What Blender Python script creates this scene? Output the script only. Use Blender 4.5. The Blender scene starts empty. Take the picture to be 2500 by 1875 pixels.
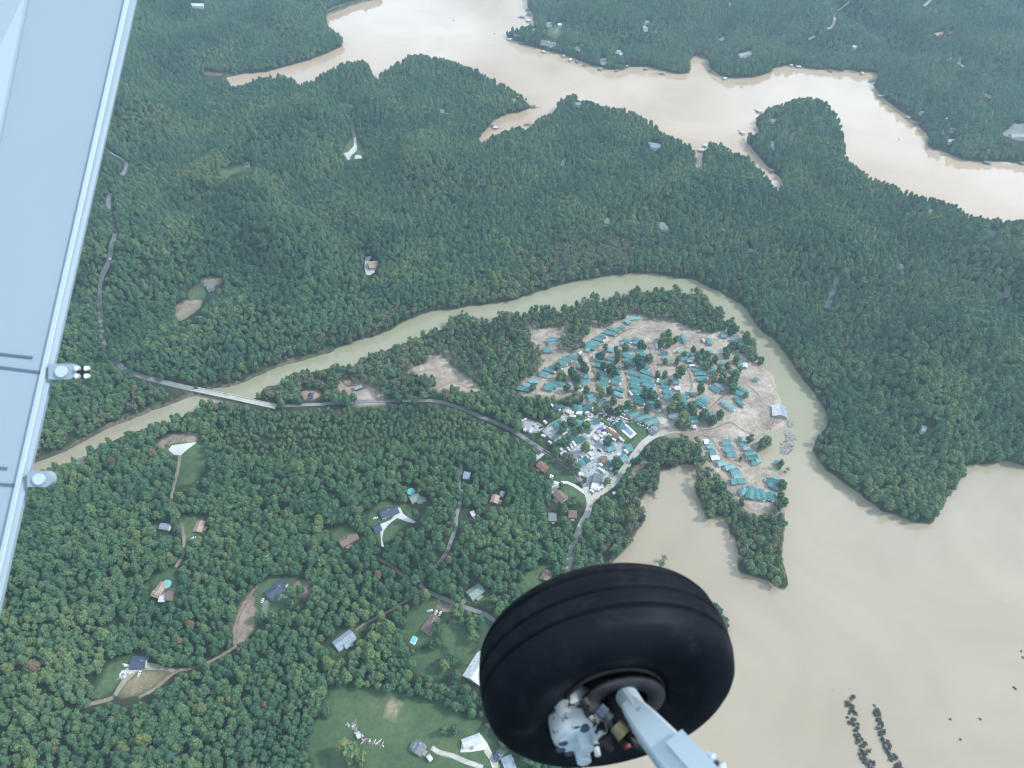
import bpy, bmesh, math, random
import numpy as np
from mathutils import Vector, Matrix, noise
from mathutils.geometry import delaunay_2d_cdt

random.seed(7); rng = np.random.default_rng(7)
R = math.radians
scene = bpy.context.scene
COL = scene.collection

# ---------------------------------------------------------------- camera
PW, PH, FPX = 2500.0, 1875.0, 1889.0       # photograph pixels and focal length in them
ALT, PITCH = 620.0, R(45)
cam_d = bpy.data.cameras.new('camera'); cam = bpy.data.objects.new('camera', cam_d); COL.objects.link(cam)
cam.location = (0, 0, ALT); cam.rotation_euler = (R(90) - PITCH, 0, 0)
cam_d.sensor_width = 36; cam_d.lens = FPX / PW * 36
cam_d.clip_start = 0.05; cam_d.clip_end = 40000
cam_d.dof.use_dof = True; cam_d.dof.focus_distance = 800; cam_d.dof.aperture_fstop = 7.0
scene.camera = cam

# ---------------------------------------------------------------- sky, sun, exposure
SUN_DIR = Vector((0.74, 0.05, 0.76)).normalized()      # towards the sun
wld = bpy.data.worlds.new('World'); scene.world = wld; wld.use_nodes = True
nt = wld.node_tree; nt.nodes.clear()
wo = nt.nodes.new('ShaderNodeOutputWorld'); bg = nt.nodes.new('ShaderNodeBackground')
sky = nt.nodes.new('ShaderNodeTexSky'); sky.sky_type = 'NISHITA'; sky.sun_disc = False
sky.sun_elevation = math.asin(SUN_DIR.z); sky.sun_rotation = math.atan2(SUN_DIR.x, SUN_DIR.y)
sky.altitude = 600; sky.dust_density = 2.0
bg.inputs['Strength'].default_value = 0.12
tc = nt.nodes.new('ShaderNodeTexCoord'); mp = nt.nodes.new('ShaderNodeMapping'); mp.inputs['Scale'].default_value = (1, 1, 2.6)
cn = nt.nodes.new('ShaderNodeTexNoise'); cn.inputs['Scale'].default_value = 3.2; cn.inputs['Detail'].default_value = 7; cn.inputs['Roughness'].default_value = 0.55
cr = nt.nodes.new('ShaderNodeValToRGB'); cr.color_ramp.elements[0].position = 0.40; cr.color_ramp.elements[1].position = 0.62
cm = nt.nodes.new('ShaderNodeMix'); cm.data_type = 'RGBA'; cm.inputs[7].default_value = (17.5, 21.0, 24.5, 1)
nt.links.new(tc.outputs['Generated'], mp.inputs['Vector']); nt.links.new(mp.outputs['Vector'], cn.inputs['Vector'])
nt.links.new(cn.outputs['Fac'], cr.inputs['Fac']); nt.links.new(cr.outputs['Color'], cm.inputs[0])
nt.links.new(sky.outputs['Color'], cm.inputs[6]); nt.links.new(cm.outputs[2], bg.inputs['Color'])
nt.links.new(bg.outputs['Background'], wo.inputs['Surface'])
sun_d = bpy.data.lights.new('sun', 'SUN'); sun_d.energy = 4.8; sun_d.angle = R(7); sun_d.color = (0.96, 0.985, 1.0)
sun = bpy.data.objects.new('sun', sun_d); COL.objects.link(sun); sun.location = (0, 0, 900)
sun.rotation_euler = SUN_DIR.to_track_quat('Z', 'Y').to_euler()
vs = scene.view_settings; vs.view_transform = 'Standard'; vs.look = 'None'; vs.gamma = 1.0; vs.exposure = -0.1; vs.use_curve_mapping = False
cy = scene.cycles
cy.max_bounces = 5; cy.diffuse_bounces = 2; cy.glossy_bounces = 3; cy.transmission_bounces = 2; cy.volume_bounces = 1; cy.transparent_max_bounces = 4
cy.caustics_reflective = False; cy.caustics_refractive = False
cy.use_denoising = True; cy.pixel_filter_type = 'BLACKMAN_HARRIS'; cy.filter_width = 1.15
try:
    cy.denoiser = 'OPENIMAGEDENOISE'; cy.denoising_prefilter = 'ACCURATE'
except Exception: pass
HAZE_DENSITY = 0.00012

# ---------------------------------------------------------------- survey helpers: photograph sights <-> the ground
CP, SP = math.cos(PITCH), math.sin(PITCH)
def sight(px, py):
    x = (px - PW/2) / FPX; y = -(py - PH/2) / FPX
    return Vector((x, CP + y*SP, -SP + y*CP))
def on_plane(px, py, z):
    d = sight(px, py); t = (z - ALT) / d.z
    return Vector((d.x*t, d.y*t, z))
def project(x, y, z):
    dz = z - ALT
    f = y*CP - dz*SP; u = y*SP + dz*CP
    return PW/2 + FPX*x/f, PH/2 - FPX*u/f
CROP = {'F': (0, 0, 1.1302), 'A': (0, 0, .3858), 'B': (800, 0, .3858), 'C': (1650, 0, .3858), 'D': (0, 600, .3858), 'E': (800, 600, .3858),
        'G': (1650, 600, .3858), 'H': (0, 1235, .3858), 'I': (800, 1235, .3858), 'J': (1650, 1235, .3858),
        'K': (1240, 750, .18083), 'L': (1560, 750, .18083), 'M': (1240, 960, .18987), 'N': (1640, 1000, .16275)}
def q(c, pts):
    ox, oy, s = CROP[c]
    return [(ox + s*p[0], oy + s*p[1]) for p in pts]
def q1(c, x, y): return q(c, [(x, y)])[0]

# ---------------------------------------------------------------- survey data: outlines read from the photograph
LAKE = (q('A', [(1430,487),(1560,470),(1700,455),(1840,415),(1960,385),(2080,335),(2165,300),(2170,230),(2130,180),(2078,160),(2065,110),(2120,80)])
  + q('B', [(100,60),(170,30),(340,-10),(340,-80),(1265,-80),(1265,50),(1300,90),(1300,135),(1270,145),(1180,160),(1125,180),(1120,215),(1150,250),(1240,285),(1350,315),(1500,350),(1600,390),(1700,425),(1790,445),(1860,450),(1920,425),(2010,425),(2080,440)])
  + q('C', [(0,468),(60,472),(100,460),(100,375),(115,350),(170,360),(205,380),(205,430),(290,485),(380,500),(500,490),(600,465),(620,435),(700,420),(760,428),(900,440),(980,445),(1060,455),(1080,435),(1150,455),(1220,455),(1280,465),(1275,485),(1245,495),(1240,520),(1270,575),(1320,630),(1400,690),(1480,745),(1530,795),(1600,870),(1580,920),(1590,930),(1700,965),(1800,1010),(1900,1025),(2000,1028),(2100,1020),(2203,1045),(2600,1090),
     (2600,1400),(2203,1380),(2100,1375),(1990,1365),(1900,1355),(1830,1315),(1750,1265),(1680,1250),(1540,1220),(1400,1165),(1280,1115),(1190,1070),(1130,1010),(1085,960),(1075,900),(1065,820),(1045,740),(1020,690),(960,630),(890,600),(800,600),(700,630),(590,670),(520,705),(500,760),(495,790),(535,825),(500,825),(470,815),(445,860),(445,900),(490,960),(540,1010),(580,1060),(630,1100),(685,1155),(650,1182),(612,1140),(576,1086),(540,1050),(503,1012),(470,982),(420,965),(340,925),(300,895),(240,880),(190,905),(165,950),(170,1040),(135,1040),(130,960),(100,905),(30,865),(0,860)])
  + q('B', [(2120,830),(2100,790),(2020,735),(1950,700),(1850,670),(1750,655),(1650,615),(1560,585),(1480,605),(1440,650),(1430,690),(1330,740),(1290,775),(1230,790),(1130,805),(1060,840),(1000,870),(965,895),(960,860),(1040,800),(1045,775),(1080,755),(1150,720),(1220,715),(1280,690),(1300,655),(1280,620),(1200,570),(1100,510),(1000,460),(900,410),(760,370),(680,345),(560,330),(500,340),(450,370),(400,395),(380,420),(330,450),(310,482),(280,450),(275,410),(240,372),(180,370),(80,385),(0,428)])
  + q('A', [(2000,470),(1920,515),(1890,520),(1850,475),(1760,462),(1640,480),(1520,510),(1480,540)]))
RIVER = (q('D', [(-300,1520),(205,1385),(330,1330),(430,1295),(520,1245),(620,1190),(720,1140),(830,1100),(900,1070),(1000,1030),(1100,995),(1190,960),(1240,945),(1340,905),(1450,895),(1560,855),(1680,800),(1800,750),(1900,735),(2000,695)])
  + q('E', [(0,680),(100,640),(200,600),(300,580),(400,540),(480,485),(560,455),(640,425),(700,410),(800,405),(900,385),(1000,375),(1100,365),(1200,345),(1300,310),(1400,275),(1500,245),(1620,220),(1750,200),(1880,185),(2000,180),(2100,185)])
  + q('G', [(0,205),(100,215),(200,260),(300,310),(400,370),(460,420),(480,470),(540,550),(640,615),(690,690),(740,760),(790,840),(860,920),(900,980),(940,1050),(960,1110),(940,1140),(900,1180),(875,1240),(870,1300),(900,1360),(960,1430),(1060,1500),(1150,1570),(1250,1640)])
  + q('J', [(1300,40),(1440,80),(1490,110),(1560,110),(1620,140),(1640,90),(1690,10)])
  + q('G', [(1740,1590),(1790,1500),(1840,1440),(1850,1385),(1880,1385),(1960,1390),(2050,1380),(2130,1375),(2203,1400),(2600,1500)])
  + [(2700,1200),(2700,2000),(1440,2000),(1400,1700),(1480,1500)]
  + q('I', [(1800,360),(1820,340),(1870,290),(1920,230),(1960,170),(2000,110),(2030,50)])
  + q('M', [(1810,1600),(1790,1500),(1735,1360),(1740,1300),(1780,1310),(1860,1370),(1930,1410),(1990,1390),(1980,1290),(1930,1210),(1970,1130),(1985,1060),(1970,990),(2060,1000),(2140,980),(2212,920)])
  + q('N', [(60,860),(150,840),(260,820),(330,840),(390,800),(352,880),(345,1000),(330,1150),(380,1300),(460,1500)])
  + q('J', [(160,0),(170,60),(200,95),(260,70),(310,80),(330,150),(370,230),(400,320),(380,400),(410,435),(470,450),(560,470),(630,520),(680,545),(710,500),(700,420),(680,330),(685,230),(690,120),(690,60),(665,0)])
  + q('N', [(1700,1400),(1680,1350),(1640,1250),(1700,1110),(1650,1030),(1560,910),(1400,900),(1370,820),(1330,700),(1250,620),(1230,500),(1300,400),(1450,370),(1560,330),(1700,250)])
  + q('L', [(1940,1560),(1985,1450),(1965,1340),(1900,1250),(1860,1120),(1830,1010),(1860,900),(1800,800),(1690,680),(1600,580),(1540,430),(1400,280),(1290,160),(1180,90),(1130,0)])
  + q('G', [(260,360),(200,290),(150,262),(60,262),(0,240)])
  + q('E', [(2130,238),(2050,255),(1960,232),(1880,290),(1830,265),(1740,310),(1680,285),(1600,330),(1480,385),(1420,350),(1300,380),(1260,410),(1200,395),(1100,400),(1020,440),(960,455),(920,430),(850,420),(765,440),(770,480),(740,505),(640,545),(560,570),(480,605),(400,630),(330,660),(260,680),(200,720),(150,755),(70,735),(0,760)])
  + q('D', [(2000,770),(1900,800),(1800,830),(1750,870),(1680,870),(1640,890),(1630,945),(1530,970),(1480,975),(1400,975),(1290,970),(1280,1000),(1210,1035),(1110,1080),(1000,1130),(860,1150),(740,1200),(640,1260),(530,1290),(540,1330),(520,1385),(450,1350),(400,1365),(300,1400),(205,1440),(-300,1600)]))
# near shores where bare ground, not tree tops, meets the water
MUD_CAMP = (q('K', [(280,1140),(350,950),(430,840),(560,740),(650,640),(760,640),(960,600),(1040,560),(1050,440),(1150,380),(1290,290),(1370,250),(1560,200),(1590,150),(1650,100),(1800,150),(2000,190),(2212,210)])
  + q('L', [(600,260),(800,310),(880,360),(1000,380),(1090,340),(1240,400),(1440,390),(1460,560),(1420,640),(1480,740),(1600,750),(1680,850),(1840,900),(1830,1010),(1860,1120),(1900,1250),(1965,1340),(1985,1450),(1940,1560)])
  + q('N', [(1700,250),(1560,330),(1450,370),(1300,400),(1230,500),(1250,620),(1330,700),(1370,820),(1400,900),(1560,910),(1650,1030),(1700,1110),(1640,1200),(1600,1300),(1560,1420),(1400,1490),(1200,1440),(1120,1280),(1000,1210),(900,1100),(800,1000),(650,870),(560,800),(480,640),(470,480),(420,380),(250,350),(60,335)])
  + q('M', [(2160,500),(2080,440),(1960,400),(1900,300),(1700,300),(1560,200),(1200,150),(1030,20)])
  + q('K', [(1100,1150),(880,1130),(680,1160),(450,1150)]))
CLEAR = [  # kind, outline
 ('mud', MUD_CAMP),
 ('mud', q('E', [(100,850),(200,855),(300,910),(345,955),(250,985),(180,965),(120,900)])),
 ('mud', q('E', [(520,770),(610,750),(660,690),(720,690),(760,750),(850,815),(965,885),(900,900),(800,860),(740,880),(700,905),(690,850),(720,800),(640,780),(560,800)])),
 ('mud', q('E', [(1285,580),(1340,525),(1480,520),(1475,570),(1440,640),(1450,720),(1430,730),(1370,680),(1360,610)])),
 ('mud', q('E', [(1640,505),(1690,495),(1700,520),(1660,535)])),
 ('redmud', q('D', [(1885,940),(1930,905),(2000,905),(2040,935),(2020,975),(1920,980)])),
 ('redmud', q('D', [(2150,850),(2210,820),(2250,870),(2200,900)])),
 ('mud', q('E', [(40,640),(60,640),(60,645)])),
 ('bank', q('D', [(200,1385),(330,1310),(430,1270),(520,1225),(620,1165),(720,1110),(830,1070),(900,1045),(1000,1005),(1100,965),(1190,925),(1225,930),(1235,950),(1190,965),(1100,998),(1000,1033),(900,1073),(830,1103),(720,1143),(620,1193),(520,1248),(430,1298),(330,1333)])),
 ('bank', q('D', [(1260,910),(1330,890),(1450,880),(1560,838),(1680,785),(1800,735),(1900,718),(2000,680),(2110,650),(2110,662),(2000,698),(1900,738),(1800,753),(1680,803),(1560,858),(1450,898),(1345,915)])),
 ('bank', q('A', [(1270,447),(1350,455),(1430,470),(1500,470),(1430,490),(1350,485),(1290,465)])),
 ('bank', q('A', [(2060,90),(2100,50),(2203,20),(2300,-10),(2380,-10),(2320,10),(2203,52),(2120,84),(2068,112)])),
 ('gravel', q('M', [(430,480),(560,380),(700,290),(680,220),(720,180),(1040,200),(1080,330),(1100,300),(1200,220),(1300,262),(1560,345),(1700,395),(1820,460),(1810,480),(1560,400),(1480,450),(1420,500),(1480,560),(1530,640),(1600,700),(1540,800),(1440,900),(1330,1000),(1390,1080),(1330,1180),(1180,1290),(1070,1310),(1030,1180),(940,1060),(860,940),(790,800),(680,780),(600,640),(480,540)])),
 ('gravel', q('M', [(150,360),(240,310),(440,400),(460,450),(400,500),(300,520),(200,480)])),
 ('lawn', q('M', [(1090,130),(1200,160),(1290,215),(1230,235),(1150,190),(1080,150)])),
 ('lawn', q('M', [(870,280),(1000,265),(1030,290),(980,330),(900,330),(850,310)])),
 ('lawn', q('M', [(560,300),(640,240),(690,250),(690,290),(620,310)])),
 ('lawn', q('M', [(1190,280),(1250,300),(1400,400),(1470,450),(1600,590),(1530,640),(1460,560),(1390,490),(1290,410),(1190,330)])),
 ('lawn', q('M', [(1520,390),(1640,400),(1760,440),(1820,500),(1790,590),(1700,680),(1630,780),(1570,810),(1540,780),(1610,700),(1540,640),(1600,560),(1655,525),(1560,440)])),
 ('lawn', q('M', [(480,800),(620,870),(750,960),(870,1080),(930,1140),(840,1150),(700,1130),(580,1110),(500,1030),(420,900),(385,860),(440,800)])),
 ('lawn', q('M', [(700,1165),(850,1200),(1000,1290),(1030,1400),(1000,1470),(930,1400),(860,1320),(760,1360),(660,1230)])),
 ('lawn', q('M', [(150,590),(260,640),(420,750),(380,760),(300,690),(180,630)])),
 ('concrete', q('M', [(580,1125),(680,1150),(690,1190),(640,1230),(590,1300),(545,1290),(560,1210)])),
 ('concrete', q('M', [(440,770),(470,790),(360,880),(310,870)])),
 ('concrete', q('M', [(1000,560),(1180,370),(1240,390),(1120,500),(1040,570)])),
 ('concrete', q('M', [(975,350),(1040,320),(1130,400),(1070,430),(1030,410)])),
 ('paleroad', q('M', [(1880,290),(1980,265),(2040,300),(2090,390),(2140,470),(2080,480),(2040,410),(1960,385),(1940,330)])),
 ('lawn', q('A', [(1330,1100),(1480,1060),(1560,1042),(1612,1045),(1590,1085),(1500,1102),(1400,1105)])),
 ('lawn', q('B', [(90,960),(160,860),(200,900),(240,970),(235,1000),(170,1015),(110,1020)])),
 ('concrete', q('B', [(100,970),(130,965),(165,925),(165,870),(180,870),(185,955),(150,985),(135,1015),(105,995)])),
 ('concrete', q('B', [(175,982),(212,982),(216,1004),(172,1006)])),
 ('lawn', q('D', [(1190,300),(1220,270),(1290,235),(1310,260),(1290,330),(1200,350)])),
 ('dirt', q('D', [(1280,225),(1350,205),(1415,208),(1390,245),(1340,265),(1290,260)])),
 ('dirt', q('D', [(1110,430),(1120,380),(1170,350),(1285,340),(1260,390),(1220,430),(1150,475),(1110,480)])),
 ('dirt', q('D', [(980,1270),(1060,1200),(1200,1183),(1262,1190),(1245,1240),(1100,1250),(1040,1290)])),
 ('lawn', q('D', [(1035,1300),(1060,1255),(1150,1240),(1240,1235),(1300,1260),(1310,1340),(1290,1420),(1210,1500),(1110,1540),(1150,1330),(1090,1330)])),
 ('concrete', q('D', [(1065,1292),(1090,1265),(1150,1255),(1252,1243),(1185,1292),(1145,1330),(1100,1322)])),
 ('concrete', q('E', [(238,72),(275,68),(262,100),(256,150),(300,148),(298,170),(270,188),(245,186),(233,140)])),
 ('lawn', q('H', [(1640,505),(1720,448),(1830,455),(1965,500),(1960,570),(1850,625),(1760,655),(1690,720),(1640,740),(1540,850),(1490,880),(1470,800),(1490,690),(1570,560)])),
 ('dirt', q('H', [(1470,800),(1490,690),(1570,560),(1620,520),(1610,600),(1620,700),(1590,790),(1530,860),(1485,880)])),
 ('dirt', q('H', [(1850,480),(1960,480),(1960,560),(1890,590),(1870,540)])),
 ('asphalt', q('H', [(1665,605),(1705,595),(1690,660),(1690,715),(1660,720),(1658,660)])),
 ('lawn', q('H', [(590,1210),(640,1080),(700,1000),(770,955),(840,950),(800,1030),(760,1100),(720,1170),(640,1220)])),
 ('drygrass', q('H', [(735,1210),(790,1120),(870,1050),(1000,1035),(1100,1055),(960,1165),(860,1205),(780,1225)])),
 ('gravel2', q('H', [(780,1090),(820,1005),(920,990),(1130,1035),(1110,1055),(1000,1035),(870,1050),(790,1130),(735,1215),(715,1205),(740,1150)])),
 ('lawn', q('H', [(1130,90),(1210,50),(1290,80),(1280,170),(1180,220),(1150,180)])),
 ('lawn', q('H', [(955,470),(1060,400),(1110,400),(1120,520),(1110,605),(1040,610),(955,590)])),
 ('lawn', q('I', [(250,90),(330,-20),(490,-10),(580,105),(480,130),(400,210),(350,260),(325,240),(300,150)])),
 ('paleconc', q('I', [(425,60),(440,8),(462,15),(475,50),(558,105),(540,112),(440,78),(385,120),(355,160),(345,215),(358,265),(338,255),(335,150),(322,120),(400,90)])),
 ('lawn', q('I', [(20,170),(120,130),(190,170),(130,260),(40,250)])),
 ('lawn', q('I', [(480,760),(520,680),(600,600),(760,620),(800,660),(720,780),(640,830),(570,890),(520,890),(500,820)])),
 ('lawn', q('I', [(720,680),(800,680),(860,780),(900,850),(940,900),(1000,1000),(880,1000),(760,940),(730,850)])),
 ('lawn', q('I', [(555,940),(700,900),(770,1000),(740,1090),(640,1100),(545,1060)])),
 ('lawn', q('I', [(840,600),(900,560),(960,500),(1040,560),(1030,640),(920,600),(880,620)])),
 ('dirt', q('I', [(660,650),(700,615),(790,640),(790,660),(720,665),(700,690)])),
 ('lawn', q('I', [(1195,520),(1260,430),(1340,385),(1420,370),(1420,480),(1260,560)])),
 ('lawn', q('I', [(20,900),(40,830),(150,770),(240,750),(180,830),(100,930),(40,940)])),
 ('lawn', q('H', [(2100,1160),(2203,1130)]) + q('I', [(100,1150),(300,1170),(480,1200),(700,1240),(800,1310),(900,1340),(1000,1400),(1100,1540),(1350,1700),(1350,1800),(-80,1800),(-120,1500),(-60,1300)])),
 ('field', q('I', [(365,1260),(405,1205),(485,1245),(430,1380),(345,1340)])),
 ('paleconc', q('I', [(840,1560),(850,1490),(970,1450),(1010,1500),(1060,1620),(1090,1659),(1040,1659),(1000,1545),(900,1560)])),
 ('lawn', q('I', [(990,690),(1060,690),(1060,1000),(930,1010),(860,1110),(820,1080),(890,960),(960,890)])),
 ('lawn', q('B', [(1400,180),(1470,140),(1520,150),(1440,260),(1390,220)])),
 ('asphalt', q('C', [(2060,850),(2140,790),(2203,780),(2300,800),(2300,900),(2170,890)])),
 ('lawn', q('G', [(1540,1160),(1600,1140),(1650,1170),(1620,1215),(1560,1215)])),
 ('dirt', q('E', [(1900,1460),(1950,1400),(2010,1350),(2030,1370),(1960,1440),(1920,1480)])),
 ('dirt', q('E', [(1330,1330),(1310,1350),(1360,1300),(1370,1320)])),
]
ROADS = [  # kind, width in metres, centre line
 ('asphalt', 5.5, q('A', [(640,900),(700,965),(760,1000),(803,1040),(795,1080),(770,1110)])),
 ('asphalt', 5.5, q('A', [(712,1230),(690,1310),(700,1370),(725,1430),(728,1490),(712,1540),(700,1590),(690,1645)])),
 ('asphalt', 5, q('A', [(560,1410),(600,1450),(600,1500)])),
 ('asphalt', 5.8, q('D', [(705,20),(690,100),(660,160),(640,220),(632,300),(635,400),(640,480),(645,560),(660,630),(700,700),(760,760),(830,800),(900,830),(1000,855),(1050,868),(1120,885),(1195,903),(1228,911)])),
 ('asphalt', 4.8, q('D', [(1660,1003),(1735,1018),(1850,1012),(2050,1005)]) + q('E', [(0,1000),(130,995),(260,985),(400,982),(560,980),(680,985),(770,1005),(860,1035),(950,1075),(1050,1115),(1130,1150),(1200,1190),(1300,1255),(1400,1320),(1500,1390),(1570,1450),(1620,1510),(1640,1560)])),
 ('paleroad', 6.5, q('E', [(1630,1530),(1645,1570),(1660,1640)]) + q('I', [(1640,60),(1610,110),(1575,200),(1545,280),(1520,400),(1500,520)])),
 ('paleroad', 7, q('M', [(1070,1390),(1150,1310),(1250,1240),(1340,1180),(1390,1110),(1450,1030),(1530,930),(1600,830),(1680,730),(1740,650),(1800,600),(1880,550),(1980,520),(2080,492),(2200,480)])),
 ('gravel', 5, q('M', [(700,290),(760,400),(830,470),(960,560),(1050,620),(1180,720),(1230,780)])),
 ('gravel', 5, q('M', [(1050,620),(900,700),(800,770)])),
 ('paleconc', 3.5, q('M', [(680,1150),(760,1150),(850,1190),(940,1250),(1010,1300)])),
 ('asphalt', 3.6, q('E', [(820,1330),(845,1400),(830,1500),(850,1560),(835,1640)]) + q('I', [(815,60),(812,120),(790,200),(750,300),(680,390),(600,450),(588,500),(620,540),(740,590),(860,640),(1000,690),(1060,735)])),
 ('dirt', 3, q('I', [(600,540),(500,600),(380,670),(230,750),(180,790)])),
 ('reddirt', 3.6, q('I', [(265,300),(330,340),(400,380),(460,430),(540,480)])),
 ('dirt', 4, q('D', [(1140,1330),(1125,1430),(1100,1520),(1085,1620)])),
 ('dirt', 4, q('H', [(1150,110),(1165,200),(1158,310),(1110,390)])),
 ('dirt', 3.4, q('H', [(1500,890),(1400,950),(1300,1000),(1200,1030),(1130,1045),(1060,1090),(980,1160),(880,1215)])),
 ('dirt', 3, q('H', [(1485,880),(1485,800),(1510,700),(1560,600),(1615,525)])),
 ('dirt', 4, q('H', [(720,1215),(600,1250),(490,1280)])),
 ('paleroad', 6, q('C', [(1100,10),(1040,60),(1005,90),(1000,150),(960,185)])),
 ('paleroad', 5, q('C', [(880,230),(840,250)])),
 ('paleroad', 6, q('C', [(1630,-10),(1570,40)])),
 ('paleroad', 6, q('C', [(1805,365),(1790,395),(1820,425)])),
 ('asphalt', 6, q('C', [(755,830),(730,890),(735,920)])),
 ('asphalt', 6, q('C', [(2145,780),(2120,825),(2070,850)])),
 ('asphalt', 7, q('G', [(1018,190),(1010,260),(980,330),(955,400)])),
 ('asphalt', 6, q('G', [(1060,520),(1095,570),(1085,640)])),
 ('asphalt', 6, q('G', [(2100,255),(2088,330)])),
 ('asphalt', 5, q('G', [(1350,1050),(1280,1120)])),
 ('asphalt', 6, q('B', [(148,745),(155,800),(172,870)])),
 ('asphalt', 6, q('B', [(1505,1000),(1480,1050)])),
 ('asphalt', 6, q('B', [(1455,175),(1440,215)])),
 ('paleroad', 4, q('I', [(1080,1659),(1000,1545)])),
 ('gravel2', 4, q('I', [(660,1530),(700,1560),(780,1580),(880,1620),(980,1659)])),
 ('asphalt', 4, q('I', [(880,590),(850,615),(835,630)])),
]
TRACKS = [  # wet wheel tracks through the camp silt
 (4.5, q('K', [(430,1130),(560,960),(700,850),(860,760),(1000,680),(1120,620),(1250,520),(1400,450),(1560,330),(1700,290),(1900,330),(2100,320),(2212,340)])),
 (5, q('K', [(1080,640),(1110,720),(1150,860),(1180,960),(1200,1120)])),
 (5, q('K', [(1540,680),(1540,800),(1590,920),(1610,1050),(1620,1240)])),
 (5, q('K', [(1880,480),(1920,600),(1960,760),(1990,880),(2010,1050),(2060,1250),(2090,1420)])),
 (4.5, q('L', [(440,560),(470,640),(560,730),(640,830),(690,930),(710,1060),(700,1130)])),
 (5, q('L', [(920,1400),(1000,1320),(1100,1230),(1220,1140)])),
 (4, q('L', [(450,570),(520,530),(620,520),(650,560)])),
 (5, q('N', [(80,330),(250,330),(420,370),(560,420),(640,520),(720,640),(830,740),(960,820),(1040,860)])),
 (4, q('N', [(420,310),(620,290),(760,230),(880,190)])),
 (5, q('L', [(1740,1240),(1800,1300),(1840,1420),(1830,1520),(1790,1590)])),
 (3, q('L', [(1420,1020),(1560,1130),(1660,1230),(1800,1190)])),
 (3, q('N', [(890,190),(1100,330),(1300,400)])),
 (3, q('K', [(1640,420),(1560,560),(1540,680)])),
]

# ---------------------------------------------------------------- materials
MATS = {}
def new_mat(name):
    m = bpy.data.materials.new(name); m.use_nodes = True
    nt = m.node_tree; b = nt.nodes['Principled BSDF']
    b.inputs['Specular IOR Level'].default_value = 0.3
    MATS[name] = m
    return m, nt, b
def noise_node(nt, scale, detail=4, rough=0.55, coord='Object'):
    t = nt.nodes.new('ShaderNodeTexCoord') if coord != 'Position' else nt.nodes.new('ShaderNodeNewGeometry')
    n = nt.nodes.new('ShaderNodeTexNoise'); n.inputs['Scale'].default_value = scale; n.inputs['Detail'].default_value = detail; n.inputs['Roughness'].default_value = rough
    nt.links.new(t.outputs[coord], n.inputs['Vector'])
    return n
def ramp(nt, src, stops):
    r = nt.nodes.new('ShaderNodeValToRGB'); e = r.color_ramp.elements
    while len(e) < len(stops): e.new(0.5)
    for k, (p, c) in enumerate(stops):
        e[k].position = p; e[k].color = (*c, 1)
    nt.links.new(src, r.inputs['Fac'])
    return r
def mixc(nt, fac, a, b, mode='MIX'):
    m = nt.nodes.new('ShaderNodeMix'); m.data_type = 'RGBA'; m.blend_type = mode
    for s, v in ((0, fac), (6, a), (7, b)):
        if hasattr(v, 'links') or isinstance(v, bpy.types.NodeSocket): nt.links.new(v, m.inputs[s])
        else: m.inputs[s].default_value = v if s == 0 else (*v, 1)
    return m.outputs[2]
def plain(name, col, rough=0.7, var=0.18, scale=0.6, metal=0.0, coord='Object', spec=0.3):
    m, nt, b = new_mat(name)
    n = noise_node(nt, scale, 5, 0.6, coord)
    lo = tuple(c*(1-var) for c in col); hi = tuple(min(1, c*(1+var)) for c in col)
    r = ramp(nt, n.outputs['Fac'], [(0.3, lo), (0.7, hi)])
    nt.links.new(r.outputs['Color'], b.inputs['Base Color'])
    b.inputs['Roughness'].default_value = rough; b.inputs['Metallic'].default_value = metal; b.inputs['Specular IOR Level'].default_value = spec
    return m
def ground_mat(name, lo, mid, hi, s1=0.02, s2=0.25, fine=0.35, under=None):
    m, nt, b = new_mat(name)
    n1 = noise_node(nt, s1, 6, 0.6, 'Position'); n2 = noise_node(nt, s2, 6, 0.65, 'Position')
    r = ramp(nt, n1.outputs['Fac'], [(0.32, lo), (0.5, mid), (0.68, hi)])
    r2 = ramp(nt, n2.outputs['Fac'], [(0.3, (1-fine,)*3), (0.7, (1+fine*0.4,)*3)])
    o = mixc(nt, 1.0, r.outputs['Color'], r2.outputs['Color'], 'MULTIPLY')
    if under:      # the rim of the patch thins out raggedly into what grows or lies around it
        at = nt.nodes.new('ShaderNodeAttribute'); at.attribute_name = 'rim'
        n3 = noise_node(nt, .16, 6, .7, 'Position'); ad = nt.nodes.new('ShaderNodeMath'); ad.operation = 'ADD'; nt.links.new(at.outputs['Fac'], ad.inputs[0]); nt.links.new(n3.outputs['Fac'], ad.inputs[1])
        mr = nt.nodes.new('ShaderNodeMapRange'); mr.interpolation_type = 'SMOOTHSTEP'; mr.inputs[1].default_value = .62; mr.inputs[2].default_value = .95; nt.links.new(ad.outputs[0], mr.inputs[0])
        o = mixc(nt, mr.outputs[0], under, o)
    nt.links.new(o, b.inputs['Base Color']); b.inputs['Roughness'].default_value = 0.9; b.inputs['Specular IOR Level'].default_value = 0.1
    return m
ground_mat('mud', (.21,.165,.125), (.335,.275,.222), (.46,.395,.33), .03, .22, .38, (.24,.19,.14))
ground_mat('redmud', (.22,.15,.11), (.30,.21,.16), (.36,.26,.20), .03, .3, .3, (.09,.075,.05))
ground_mat('bank', (.10,.08,.06), (.15,.12,.09), (.20,.16,.12), .05, .4, .4, (.06,.06,.035))
ground_mat('lawn', (.05,.085,.04), (.068,.11,.05), (.105,.135,.065), .025, .3, .35, (.032,.05,.022))
ground_mat('drygrass', (.16,.13,.08), (.21,.175,.11), (.26,.215,.14), .05, .4, .3, (.10,.10,.055))
ground_mat('field', (.22,.19,.10), (.28,.24,.15), (.34,.28,.18), .05, .4, .3, (.12,.13,.07))
ground_mat('dirt', (.17,.135,.10), (.24,.19,.145), (.32,.26,.20), .05, .4, .3, (.07,.075,.04))
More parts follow.
